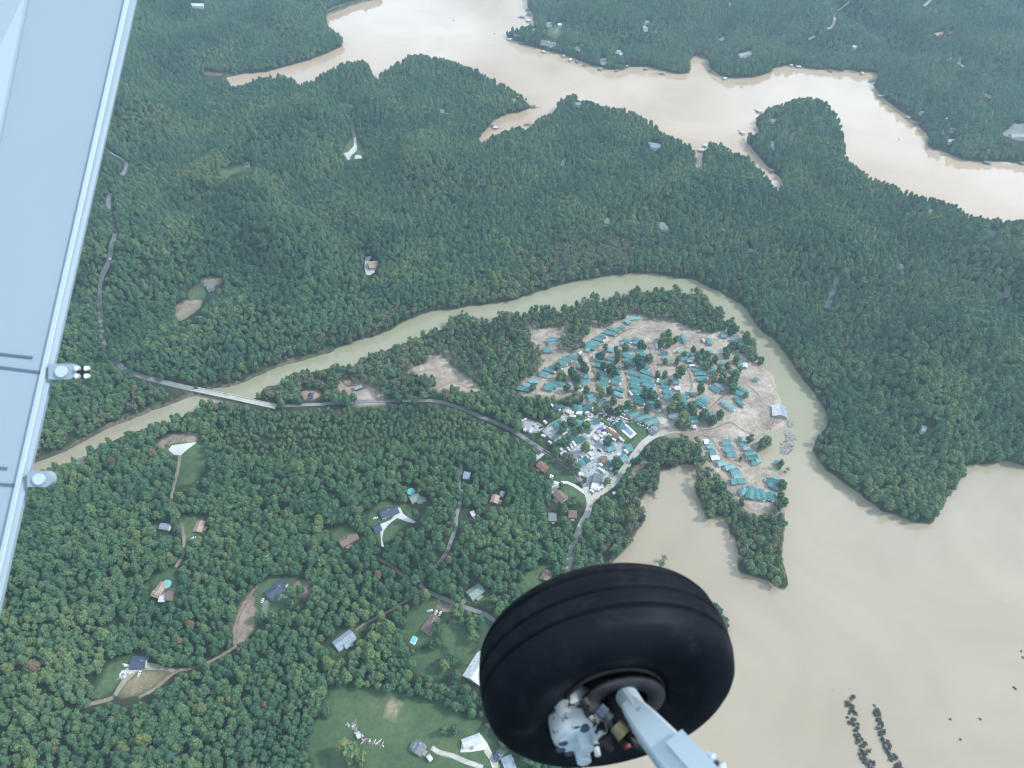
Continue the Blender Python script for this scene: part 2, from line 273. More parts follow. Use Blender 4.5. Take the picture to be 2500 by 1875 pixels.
ground_mat('reddirt', (.16,.085,.06), (.22,.12,.085), (.26,.16,.12), .05, .4, .3, (.07,.06,.04))
ground_mat('gravel', (.25,.27,.28), (.34,.36,.37), (.44,.45,.455), .035, .5, .35, (.19,.18,.15))
ground_mat('gravel2', (.36,.35,.31), (.45,.43,.39), (.52,.50,.46), .05, .5, .3, (.24,.22,.17))
ground_mat('asphalt', (.125,.13,.135), (.175,.18,.185), (.235,.235,.235), .03, .4, .25)
ground_mat('paleroad', (.30,.285,.25), (.38,.36,.315), (.46,.435,.385), .03, .4, .2)
ground_mat('concrete', (.36,.36,.345), (.46,.46,.44), (.54,.535,.51), .06, .5, .15)
ground_mat('paleconc', (.42,.42,.405), (.52,.515,.50), (.60,.59,.57), .06, .5, .12)
ground_mat('track', (.15,.115,.085), (.22,.17,.13), (.30,.235,.18), .06, .5, .3, (.38,.31,.25))
def terrain_mat():
    m, nt, b = new_mat('forest_floor')
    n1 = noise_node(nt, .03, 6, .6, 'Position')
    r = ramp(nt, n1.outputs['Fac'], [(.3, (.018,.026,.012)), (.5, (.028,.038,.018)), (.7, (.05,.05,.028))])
    g = nt.nodes.new('ShaderNodeNewGeometry'); sx = nt.nodes.new('ShaderNodeSeparateXYZ'); nt.links.new(g.outputs['Position'], sx.inputs[0])
    mr = nt.nodes.new('ShaderNodeMapRange'); mr.inputs[1].default_value = 0.35; mr.inputs[2].default_value = 1.1; nt.links.new(sx.outputs['Z'], mr.inputs[0])
    n2 = noise_node(nt, .12, 5, .6, 'Position')
    bk = ramp(nt, n2.outputs['Fac'], [(.3, (.13,.10,.07)), (.7, (.23,.18,.135))])
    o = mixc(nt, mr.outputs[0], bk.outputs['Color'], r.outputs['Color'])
    at = nt.nodes.new('ShaderNodeAttribute'); at.attribute_name = 'silt'
    n4 = noise_node(nt, .022, 6, .6, 'Position'); sl = ramp(nt, n4.outputs['Fac'], [(.32, (.22,.175,.135)), (.68, (.38,.315,.255))])
    o = mixc(nt, at.outputs['Fac'], o, sl.outputs['Color'])
    nt.links.new(o, b.inputs['Base Color']); b.inputs['Roughness'].default_value = 0.95; b.inputs['Specular IOR Level'].default_value = 0.05
terrain_mat()
def water_mat(name, lo, mid, hi, rough):
    m, nt, b = new_mat(name)
    n1 = noise_node(nt, .0045, 7, .62, 'Position'); n1.inputs['Distortion'].default_value = 1.3
    r = ramp(nt, n1.outputs['Fac'], [(.32, lo), (.5, mid), (.68, hi)]); oc = r.outputs['Color']
    if name == 'river_water':      # upstream of the bay the river still runs greener
        g = nt.nodes.new('ShaderNodeNewGeometry'); sx = nt.nodes.new('ShaderNodeSeparateXYZ'); nt.links.new(g.outputs['Position'], sx.inputs[0])
        nn = noise_node(nt, .01, 4, .6, 'Position'); ad = nt.nodes.new('ShaderNodeMath'); ad.operation = 'MULTIPLY_ADD'; ad.inputs[1].default_value = 160; nt.links.new(nn.outputs['Fac'], ad.inputs[0]); nt.links.new(sx.outputs['Y'], ad.inputs[2])
        mr = nt.nodes.new('ShaderNodeMapRange'); mr.interpolation_type = 'SMOOTHSTEP'; mr.inputs[1].default_value = 500; mr.inputs[2].default_value = 720; nt.links.new(ad.outputs[0], mr.inputs[0])
        oc = mixc(nt, mr.outputs[0], oc, (.245,.235,.15))
    nt.links.new(oc, b.inputs['Base Color'])
    b.inputs['IOR'].default_value = 1.7 if name == 'lake_water' else 1.5; b.inputs['Specular IOR Level'].default_value = 0.5
    n2 = noise_node(nt, .006, 4, .6, 'Position')
    rr = nt.nodes.new('ShaderNodeMapRange'); rr.inputs[1].default_value = .35; rr.inputs[2].default_value = .65; rr.inputs[3].default_value = rough*.4; rr.inputs[4].default_value = rough*3.2
    nt.links.new(n2.outputs['Fac'], rr.inputs[0]); nt.links.new(rr.outputs[0], b.inputs['Roughness'])
    n3 = noise_node(nt, .35, 3, .5, 'Position'); bp = nt.nodes.new('ShaderNodeBump'); bp.inputs['Strength'].default_value = .012; bp.inputs['Distance'].default_value = 1.0
    nt.links.new(n3.outputs['Fac'], bp.inputs['Height']); nt.links.new(bp.outputs['Normal'], b.inputs['Normal'])
    return m
water_mat('lake_water', (.36,.255,.168), (.41,.298,.205), (.43,.33,.245), .03)
water_mat('river_water', (.265,.218,.155), (.305,.25,.18), (.34,.28,.205), .04)

# ---------------------------------------------------------------- visibility masks of the survey (which ground lies open to the sky)
MS = 2.0; MWID, MHEI = int(2900/MS), int(2275/MS); MOX, MOY = 200, 200   # mask covers -200..2700 x -200..2075
def raster(mask, poly):
    P = np.array(poly, float); xs = (P[:,0]+MOX)/MS; ys = (P[:,1]+MOY)/MS
    x0, x1 = max(0, int(xs.min())-1), min(MWID, int(xs.max())+2); y0, y1 = max(0, int(ys.min())-1), min(MHEI, int(ys.max())+2)
    if x1 <= x0 or y1 <= y0: return
    cx = np.arange(x0, x1)+.5
    for yy in range(y0, y1):
        c = yy + .5; a = ys; b_ = np.roll(ys, -1); xa = xs; xb = np.roll(xs, -1)
        hit = ((a <= c) & (b_ > c)) | ((b_ <= c) & (a > c))
        if not hit.any(): continue
        xi = xa[hit] + (c-a[hit])/(b_[hit]-a[hit])*(xb[hit]-xa[hit])
        par = (cx[:,None] > xi[None,:]).sum(1) & 1
        mask[yy, x0:x1] |= par.astype(bool)
def look(mask, px, py):
    ix = np.clip(((np.asarray(px)+MOX)/MS).astype(int), 0, MWID-1); iy = np.clip(((np.asarray(py)+MOY)/MS).astype(int), 0, MHEI-1)
    return mask[iy, ix]
def disc(mask, px, py, rx, ry=None):
    ry = ry or rx
    raster(mask, [(px+rx*math.cos(a), py+ry*math.sin(a)) for a in np.linspace(0, 2*math.pi, 14, endpoint=False)])
m_water = np.zeros((MHEI, MWID), bool); raster(m_water, LAKE); raster(m_water, RIVER)
m_river = np.zeros((MHEI, MWID), bool); raster(m_river, RIVER)
m_open = np.zeros((MHEI, MWID), bool)
for k, p in CLEAR: raster(m_open, p)
SPIT = q('N', [(390,800),(352,880),(345,1000),(330,1150),(380,1300),(460,1500)]) + q('J', [(160,0),(310,80),(400,320),(380,400),(560,470),(680,545),(710,500),(680,330),(690,120),(690,60)]) + q('N', [(1650,1380),(1200,1440),(1000,1210),(800,1000),(560,800)])
m_spit = np.zeros((MHEI, MWID), bool); raster(m_spit, SPIT)

# ---------------------------------------------------------------- the lie of the land
FLATS = [[(560,985),(800,870),(1100,770),(1300,690),(1700,680),(1850,780),(1990,1000),(1930,1300),(1700,1400),(1590,1290),(1500,1370),(1420,1420),(1340,1300),(1250,1130),(1050,1020),(700,1010)],
         [(760,1690),(1000,1640),(1200,1600),(1420,1700),(1420,2060),(740,2060)],
         [(380,1050),(520,1030),(520,1180),(400,1200)]]
m_flat = np.zeros((MHEI, MWID), bool)
for f in FLATS: raster(m_flat, f)
CG = 10.0; CX = np.arange(-1800, 1801, CG); CY = np.arange(60, 2401, CG)
gx, gy = np.meshgrid(CX, CY)
def water_base(X, Y):
    w = np.zeros(X.shape, bool)
    for z in (0, 4, 8, 12):
        px, py = project(X, Y, z); w |= look(m_water, px, py) & ~((z > 5) & (px < 1150) & (py > 700))      # the upper river's wooded bank overhangs the water
    px, py = project(X, Y, 0)
    ins = look(m_open, px, py) & ~look(m_water, px, py)
    return w & ~ins & ~look(m_spit, px, py)
px0, py0 = project(gx, gy, 0)
low = water_base(gx, gy) | look(m_flat, px0, py0)
D = np.where(low, 0.0, 1e6)
ny, nx = D.shape
for it in range(2):
    for j in range(ny):
        r = D[j]
        if j:
            u = D[j-1]; np.minimum(r, u+CG, out=r); np.minimum(r[1:], u[:-1]+CG*1.414, out=r[1:]); np.minimum(r[:-1], u[1:]+CG*1.414, out=r[:-1])
        acc = np.arange(nx)*CG; r[:] = np.minimum(r, np.minimum.accumulate(r-acc)+acc); r[::-1] = np.minimum(r[::-1], np.minimum.accumulate(r[::-1]-acc)+acc)
    for j in range(ny-2, -1, -1):
        r = D[j]; u = D[j+1]; np.minimum(r, u+CG, out=r); np.minimum(r[1:], u[:-1]+CG*1.414, out=r[1:]); np.minimum(r[:-1], u[1:]+CG*1.414, out=r[:-1])
        acc = np.arange(nx)*CG; r[:] = np.minimum(r, np.minimum.accumulate(r-acc)+acc); r[::-1] = np.minimum(r[::-1], np.minimum.accumulate(r[::-1]-acc)+acc)
D = np.minimum(D, 600)
N1 = np.array([[noise.fractal(Vector((x/260, y/260, 3.1)), 1.0, 2.0, 3) for x in CX] for y in CY])
N2 = np.array([[abs(noise.noise(Vector((x/120+7, y/150, 9.1)))) for x in CX] for y in CY])
amp = np.where(gy > 480, 74.0, 34.0); amp = np.where((gx > -60) & (gy < 480), 10.0, amp)
def blur(A, n):
    for _ in range(n):
        A = np.pad(A, 1, mode='edge'); A = (A[:-2,1:-1]+A[2:,1:-1]+A[1:-1,:-2]+A[1:-1,2:]+2*A[1:-1,1:-1])/6
    return A
amp = blur(amp, 60)
ah = amp*np.clip(1.0+0.95*N1-0.7*(0.35-N2)*1.6, .25, 2.2)
HG = 1.4 + ah*(1-np.exp(-D*0.34/np.maximum(ah, 6)))
RAV = np.array([[1-abs(noise.noise(Vector((x/170+noise.noise(Vector((x/300, y/300, 2)))*.8, y/210+3, 5.5)))) for x in CX] for y in CY])
HG = HG-np.clip(RAV-.62, 0, 1)*170*np.clip((D-25)/80, 0, 1)*np.clip(amp/74, .2, 1)
HG = np.maximum(HG, 2.0)
HG = blur(HG, 3); HG = np.where(low & (D == 0), np.minimum(HG, 1.6), HG); HG = blur(HG, 1)
def coarse_h(x, y):
    fx = np.clip((np.asarray(x)-CX[0])/CG, 0, nx-1.001); fy = np.clip((np.asarray(y)-CY[0])/CG, 0, ny-1.001)
    i = fx.astype(int); j = fy.astype(int); a = fx-i; b_ = fy-j
    return HG[j,i]*(1-a)*(1-b_)+HG[j,i+1]*a*(1-b_)+HG[j+1,i]*(1-a)*b_+HG[j+1,i+1]*a*b_
def axis(lo, a, b_, hi, s1, s2):
    mid = list(np.arange(a, b_+.1, s1)); up = list(np.arange(b_+s2, hi, s2)); dn = list(np.arange(a-s2, lo, -s2))[::-1]
    far = [hi*1.15, hi*1.5, hi*2.2, 6000]; fl = [-6000, lo-2000, lo-800, lo-200] if lo < -100 else [-6000, -2500, -800, -200, -60]
    return np.array(fl+dn+mid+up+far)
AX = axis(-1500, -720, 720, 1500, 4.0, 6.0); AY = axis(100, 160, 1080, 2200, 4.0, 6.0)
fx_, fy_ = np.meshgrid(AX, AY)
WB = water_base(fx_, fy_).astype(float)
WB = np.where(fy_ > 880, np.maximum(blur(WB, 2), WB*.62), blur(WB, 2))
inside = (np.abs(fx_) < 1790) & (fy_ > 70) & (fy_ < 2390)
TZ = np.where(inside, coarse_h(fx_, fy_), 18.0)
shore = np.clip((0.5-WB)*3.0, -1, 1)
TZ = np.where(shore < 1, np.where(shore < 0, shore*3.0, np.minimum(TZ, shore*1.6 + np.maximum(0, shore-.6)*4)), TZ)
TZ += np.where(inside & (WB < .02), .25*np.sin(fx_*.11)*np.cos(fy_*.13), 0)
def terrain(x, y):
    x = np.asarray(x, float); y = np.asarray(y, float)
    i = np.clip(np.searchsorted(AX, x)-1, 0, len(AX)-2); j = np.clip(np.searchsorted(AY, y)-1, 0, len(AY)-2)
    a = (x-AX[i])/(AX[i+1]-AX[i]); b_ = (y-AY[j])/(AY[j+1]-AY[j])
    return TZ[j,i]*(1-a)*(1-b_)+TZ[j,i+1]*a*(1-b_)+TZ[j+1,i]*(1-a)*b_+TZ[j+1,i+1]*a*b_
def ground_at(px, py, up=0.0):
    """first meeting of a sight line with the ground raised by `up` metres"""
    d = sight(px, py); zs = np.arange(150, -1.0, -1.0); t = (zs-ALT)/d.z
    h = np.maximum(terrain(d.x*t, d.y*t), 0)+up
    k = int(np.argmax(zs <= h)) if (zs <= h).any() else len(zs)-1
    if k == 0: k = 1
    g0 = zs[k-1]-h[k-1]; g1 = zs[k]-h[k]; f = g0/(g0-g1) if g0 != g1 else 0
    z = zs[k-1]-f; tt = (z-ALT)/d.z
    return Vector((d.x*tt, d.y*tt, z-up))

def wobble(px, py, a=7.0):
    """ragged edges: nudge a sight by a smooth random offset"""
    u = np.sin(px*.083+np.sin(py*.061)*2.1)+.6*np.sin(px*.21+py*.17+1.3); v = np.sin(py*.097+np.sin(px*.071)*2.3)+.6*np.sin(py*.23-px*.15+.7)
    return px+a*.6*u, py+a*.6*v
def link(name, verts, faces, mats, parent=None, midx=None, smooth=False, loc=None):
    me = bpy.data.meshes.new(name); me.from_pydata([tuple(v) for v in verts], [], faces)
    for m in (mats if isinstance(mats, (list, tuple)) else [mats]): me.materials.append(MATS[m])
    if midx is not None: me.polygons.foreach_set('material_index', midx)
    if smooth: me.polygons.foreach_set('use_smooth', [True]*len(me.polygons))
    me.update()
    o = bpy.data.objects.new(name, me); COL.objects.link(o)
    if parent: o.parent = parent
    if loc is not None: o.location = loc
    return o
def structure(o): o['kind'] = 'structure'; return o

def grid_mesh(name, X, Y, Z, mat):
    h, w = Z.shape; V = np.stack([X, Y, Z], -1).reshape(-1, 3).astype(np.float32)
    idx = np.arange(h*w).reshape(h, w); Fq = np.stack([idx[:-1,:-1], idx[:-1,1:], idx[1:,1:], idx[1:,:-1]], -1).reshape(-1, 4)
    me = bpy.data.meshes.new(name); me.vertices.add(len(V)); me.vertices.foreach_set('co', V.ravel())
    me.loops.add(Fq.size); me.loops.foreach_set('vertex_index', Fq.ravel().astype(np.int32))
    me.polygons.add(len(Fq)); me.polygons.foreach_set('loop_start', np.arange(0, Fq.size, 4, dtype=np.int32))
    me.polygons.foreach_set('use_smooth', np.ones(len(Fq), bool))
    me.materials.append(MATS[mat]); me.update(); me.validate()
    o = bpy.data.objects.new(name, me); COL.objects.link(o); return o
gr = structure(grid_mesh('ground', fx_, fy_, TZ, 'forest_floor'))
m_silt = np.zeros((MHEI, MWID), bool)
for k, p in CLEAR:
    if k == 'mud': raster(m_silt, p)
S_ = np.zeros(fx_.shape, bool)
for dx in (-9, 0, 9):
    for dy in (-9, 0, 9): pq = project(fx_+dx, fy_+dy, 1.0); S_ |= look(m_silt, *pq)
S_ &= inside & (fy_ < 1000)
a_ = gr.data.attributes.new('silt', 'FLOAT', 'POINT'); a_.data.foreach_set('value', blur(S_.astype(float), 1).astype(np.float32).ravel())
YS = 905.0
structure(link('river', [(-5990,-5990,0),(5990,-5990,0),(5990,YS,0),(-5990,YS,0)], [(0,1,2,3)], 'river_water'))
structure(link('lake', [(-5990,YS,0.0),(5990,YS,0.0),(5990,5990,0.0),(-5990,5990,0.0)], [(0,1,2,3)], 'lake_water'))

# ---------------------------------------------------------------- clearings, roads and tracks draped over the land
def rims(o, vals):
    a = o.data.attributes.new('rim', 'FLOAT', 'POINT'); a.data.foreach_set('value', np.asarray(vals, np.float32)); return o
def drape(name, outline, mat, lift, step=5.0, wob=0.8, grow_=0.0):
    P = [ground_at(*p).xy for p in outline]; B = []
    if grow_:
        ar = sum(a.x*b_.y-b_.x*a.y for a, b_ in zip(P, P[1:]+P[:1])); sg = 1 if ar > 0 else -1; Q = []
        for i, p in enumerate(P):
            t = (P[(i+1) % len(P)]-P[i-1]).normalized(); Q.append(p+Vector((t.y, -t.x))*sg*grow_)
        P = Q
    for a, b_ in zip(P, P[1:]+P[:1]):
        n = max(1, int((b_-a).length/step))
        for k in range(n):
            p = a.lerp(b_, k/n); B.append(p + Vector((noise.noise(Vector((p.x*.09, p.y*.09, 1)))*wob*2, noise.noise(Vector((p.x*.09, p.y*.09, 5)))*wob*2)))
    return drape_w(name, B, mat, lift, step)
def drape_w(name, B, mat, lift, step=5.0):
    xs = [p.x for p in B]; ys = [p.y for p in B]
    X, Y = np.meshgrid(np.arange(min(xs), max(xs), step), np.arange(min(ys), max(ys), step)); X = X.ravel(); Y = Y.ravel()
    par = np.zeros(len(X), int)
    for a, b_ in zip(B, B[1:]+B[:1]):
        c = ((a.y <= Y) & (b_.y > Y)) | ((b_.y <= Y) & (a.y > Y))
        if b_.y != a.y: par += (c & (X > a.x+(Y-a.y)/(b_.y-a.y)*(b_.x-a.x)))
    k = (par & 1).astype(bool)
    pts = list(B)+[Vector((x, y)) for x, y in zip(X[k], Y[k])]; n = len(B)
    r = delaunay_2d_cdt(pts, [], [list(range(n))], 1, 1e-4)
    xy = np.array([v[:] for v in r[0]]); z = terrain(xy[:,0], xy[:,1])+lift
    bb = np.array([p[:] for p in B]); dd = np.concatenate([np.sqrt(((c[:,None,:]-bb[None])**2).sum(-1)).min(1) for c in np.array_split(xy, max(1, len(xy)//400))])
    return rims(structure(link(name, np.column_stack([xy, z]).tolist(), [tuple(f) for f in r[2]], mat, smooth=True)), np.clip(dd/9.0, 0, 1)*.75+.05)
def smooth_line(P, step):
    out = []; n = len(P)
    for i in range(n-1):
        p0, p1, p2, p3 = P[max(i-1,0)], P[i], P[i+1], P[min(i+2,n-1)]
        m = max(1, int((p2-p1).length/step))
        for k in range(m):
            t = k/m; out.append(0.5*((2*p1)+(p2-p0)*t+(2*p0-5*p1+4*p2-p3)*t*t+(3*p1-p0-3*p2+p3)*t**3))
    out.append(P[-1]); return out
def ribbon(name, line, width, mat, lift, ragged=0.0):
    L = smooth_line([ground_at(*p).xy for p in line], 4.0)
    V = []; Fc = []
    for i, p in enumerate(L):
        t = (L[min(i+1, len(L)-1)]-L[max(i-1, 0)]).normalized(); nrm = Vector((-t.y, t.x))
        for s in (-1, -.33, .33, 1):
            wv = width/2*(1+ragged*noise.noise(Vector((p.x*.1, p.y*.1, s*5))))
            c = p+nrm*s*wv; V.append((c.x, c.y, float(terrain(c.x, c.y))+lift))
        if i:
            for s in range(3): a = (i-1)*4+s; Fc.append((a, a+1, a+5, a+4))
    return rims(structure(link(name, V, Fc, mat, smooth=True)), [.12, .55, .55, .12]*(len(V)//4))
SHEET = {'mud': 'mud_flat', 'redmud': 'mud_flat', 'bank': 'river_bank', 'lawn': 'lawn', 'drygrass': 'dry_field', 'field': 'garden_plot', 'dirt': 'bare_ground',
         'gravel': 'gravel_yard', 'gravel2': 'gravel_drive', 'asphalt': 'asphalt_drive', 'paleroad': 'gravel_drive', 'concrete': 'concrete_pad', 'paleconc': 'concrete_drive'}
LIFT = {'mud': .20, 'redmud': .22, 'bank': .18, 'lawn': .30, 'drygrass': .36, 'field': .40, 'dirt': .34, 'gravel': .26, 'gravel2': .40, 'asphalt': .44, 'paleroad': .38, 'concrete': .46, 'paleconc': .48}
for i, (k, p) in enumerate(CLEAR):
    if len(p) > 3 and k != 'none': drape(SHEET[k], p, k, LIFT[k]+.004*(i % 9), 5.0, 0.2 if k in ('concrete', 'paleconc', 'field') else 1.0, 7.0 if p is MUD_CAMP else 2.5 if k in ('mud', 'bank', 'lawn', 'dirt') else 0.0)
for i, (k, w, l) in enumerate(ROADS):
    ribbon('road' if k in ('asphalt', 'paleroad') else 'track' if k in ('dirt', 'reddirt') else 'lane', l, w, k, .55+.006*(i % 7), 0.0 if k in ('asphalt', 'paleroad', 'paleconc') else .35)
for i, (w, l) in enumerate(TRACKS):
    ribbon('wheel_track', l, w*.8, 'track', .34+.005*(i % 9), .7)
# roads are open to the sky too
m_road = np.zeros((MHEI, MWID), bool)
for k, w, l in ROADS:
    for a, b_ in zip(l, l[1:]):
        n = max(2, int(math.hypot(b_[0]-a[0], b_[1]-a[1])/3))
        for t in range(n+1):
            x = a[0]+(b_[0]-a[0])*t/n; y = a[1]+(b_[1]-a[1])*t/n; rr = max(2.0, w*.72)
            disc(m_road, x, y, rr, rr*.75)
m_build = np.zeros((MHEI, MWID), bool)

# ---------------------------------------------------------------- building kit
for nm, c, rg in (('roof_teal', (.055,.175,.172), .5), ('roof_deep', (.03,.105,.10), .5), ('roof_pale', (.13,.27,.265), .45), ('roof_blue', (.075,.185,.20), .45),
                  ('roof_grey', (.20,.215,.225), .5), ('roof_white', (.45,.47,.475), .45), ('roof_brown', (.17,.115,.095), .8), ('roof_tan', (.30,.22,.17), .8), ('roof_rust', (.20,.10,.075), .8),
                  ('roof_navy', (.045,.06,.095), .7), ('roof_slate', (.13,.14,.155), .75), ('roof_bluegrey', (.21,.25,.30), .6), ('roof_greengrey', (.16,.21,.19), .6)):
    plain(nm, c, rg, .34, .5)
for nm, c in (('wall_white', (.62,.62,.60)), ('wall_beige', (.45,.40,.32)), ('wall_brown', (.20,.14,.10)), ('wall_dark', (.07,.065,.06)), ('wall_cream', (.58,.54,.42)), ('wall_grey', (.30,.30,.30)),
              ('timber', (.16,.12,.085)), ('old_timber', (.27,.23,.19)), ('camper_white', (.54,.55,.56)), ('camper_cream', (.46,.44,.39)), ('dark_glass', (.03,.035,.04)), ('rubber_black', (.02,.02,.02)),
              ('car_white', (.70,.70,.70)), ('car_silver', (.40,.41,.42)), ('car_black', (.02,.022,.025)), ('car_red', (.35,.03,.03)), ('car_blue', (.04,.08,.25)), ('tent_pink', (.60,.20,.30)), ('tarp_blue', (.05,.13,.42)),
              ('pool_water', (.10,.42,.46)), ('pool_cover', (.12,.20,.27)), ('pole_wood', (.17,.13,.10)), ('stone', (.34,.32,.29))):
    plain(nm, c, .6, .12, .8)
MATS['dark_glass'].node_tree.nodes['Principled BSDF'].inputs['Roughness'].default_value = .15
for nm in ('car_white','car_silver','car_black','car_red','car_blue','camper_white','camper_cream'):
    MATS[nm].node_tree.nodes['Principled BSDF'].inputs['Roughness'].default_value = .3
ORD = ['first','second','third','fourth','fifth','sixth','seventh','eighth','ninth','tenth','eleventh','twelfth','thirteenth','fourteenth','fifteenth','sixteenth','seventeenth','eighteenth','nineteenth','twentieth',
       'twenty-first','twenty-second','twenty-third','twenty-fourth','twenty-fifth','twenty-sixth','twenty-seventh','twenty-eighth','twenty-ninth','thirtieth','thirty-first','thirty-second','thirty-third','thirty-fourth','thirty-fifth','thirty-sixth','thirty-seventh','thirty-eighth','thirty-ninth','fortieth']
def thing(name, loc, label, cat, group=None, rz=0):
    o = bpy.data.objects.new(name, None); COL.objects.link(o); o.location = loc; o.rotation_euler = (0, 0, rz); o.empty_display_size = .5
    o['label'] = label; o['category'] = cat
    if group: o['group'] = group
    return o
def box(V, Fc, x0, x1, y0, y1, z0, z1):
    b_ = len(V); V += [(x0,y0,z0),(x1,y0,z0),(x1,y1,z0),(x0,y1,z0),(x0,y0,z1),(x1,y0,z1),(x1,y1,z1),(x0,y1,z1)]
    Fc += [tuple(b_+i for i in f) for f in ((0,3,2,1),(4,5,6,7),(0,1,5,4),(1,2,6,5),(2,3,7,6),(3,0,4,7))]
def gable_roof(L, W, ze, zr, th=.16, hip=0.0):
    """ridge along x, eaves at y=+-W/2"""
    h = L/2; r = h-hip
    top = [(-h,-W/2,ze),(h,-W/2,ze),(h,W/2,ze),(-h,W/2,ze),(-r,0,zr),(r,0,zr)]
    V = top+[(x,y,z-th) for x,y,z in top]
    Fc = [(0,1,5,4),(2,3,4,5),(1,2,5),(3,0,4)] if hip else [(0,1,5,4),(2,3,4,5)]
    Fc += [(6,10,11,7),(8,11,10,9)] + ([(7,11,8),(9,10,6)] if hip else [(0,4,10,6),(4,3,9,10),(1,7,11,5),(5,11,8,2)])
    Fc += [(0,6,7,1),(2,8,9,3)] + ([(1,7,8,2),(3,9,6,0)] if hip else [])
    return V, Fc
def gable_wall(L, W, z0, ze, zr):
    h = L/2; V = [(-h,-W/2,z0),(h,-W/2,z0),(h,W/2,z0),(-h,W/2,z0),(-h,-W/2,ze),(h,-W/2,ze),(h,W/2,ze),(-h,W/2,ze),(-h,0,zr),(h,0,zr)]
    return V, [(0,1,5,4),(2,3,7,6),(1,2,6,9,5),(3,0,4,8,7)]
def ridge_line(c, x1, y1, x2, y2, hr):
    (ax, ay), (bx, by) = q(c, [(x1,y1),(x2,y2)])
    g = float(max(ground_at((ax+bx)/2, (ay+by)/2, hr).z, .2))
    return on_plane(ax, ay, g+hr), on_plane(bx, by, g+hr), g
MESHES = {}
PLACED = []      # (px, py, short description) for labels of the trees beside them
def gabled(parent_loc, A, B, g, W, ze, zr, hip, roofm, wallm, root, over=.4, short=0.0, names=('roof', 'wall')):
    mid = (A+B)/2; dv = B-A; L = max(dv.length, 2.5); rz = math.atan2(dv.y, dv.x)
    loc = Vector((mid.x, mid.y, g))-parent_loc
    V, Fc = gable_roof(L, W, ze, zr, hip=hip); o = link(names[0], V, Fc, roofm, root); o.location = loc; o.rotation_euler.z = rz
    wl, ww = max(1.5, L-2*over-short), max(1.5, W-2*over); zw = ze-.25
    if hip: V, Fc = gable_wall(wl, ww, -2.0, zw, zw+.05)
    else: V, Fc = gable_wall(wl, ww, -2.0, zw, zw+(zr-ze)*ww/W)
    w = link(names[1], V, Fc, wallm, root); w.location = loc; w.rotation_euler.z = rz
    return mid, L, rz
def open_mask(A, B, g, W, zr, pad=2.0):
    d = (B-A); d.z = 0; d = d.normalized() if d.length > 0 else Vector((1,0,0)); n = Vector((-d.y, d.x, 0)); pts = []
    for p, s in ((A-d*pad, -1), (B+d*pad, -1), (B+d*pad, 1), (A-d*pad, 1)):
        w = p+n*s*(W/2+pad); pts.append((w.x, w.y))
    for z in (g+.5, g+zr): raster(m_build, [project(x, y, z) for x, y in pts])

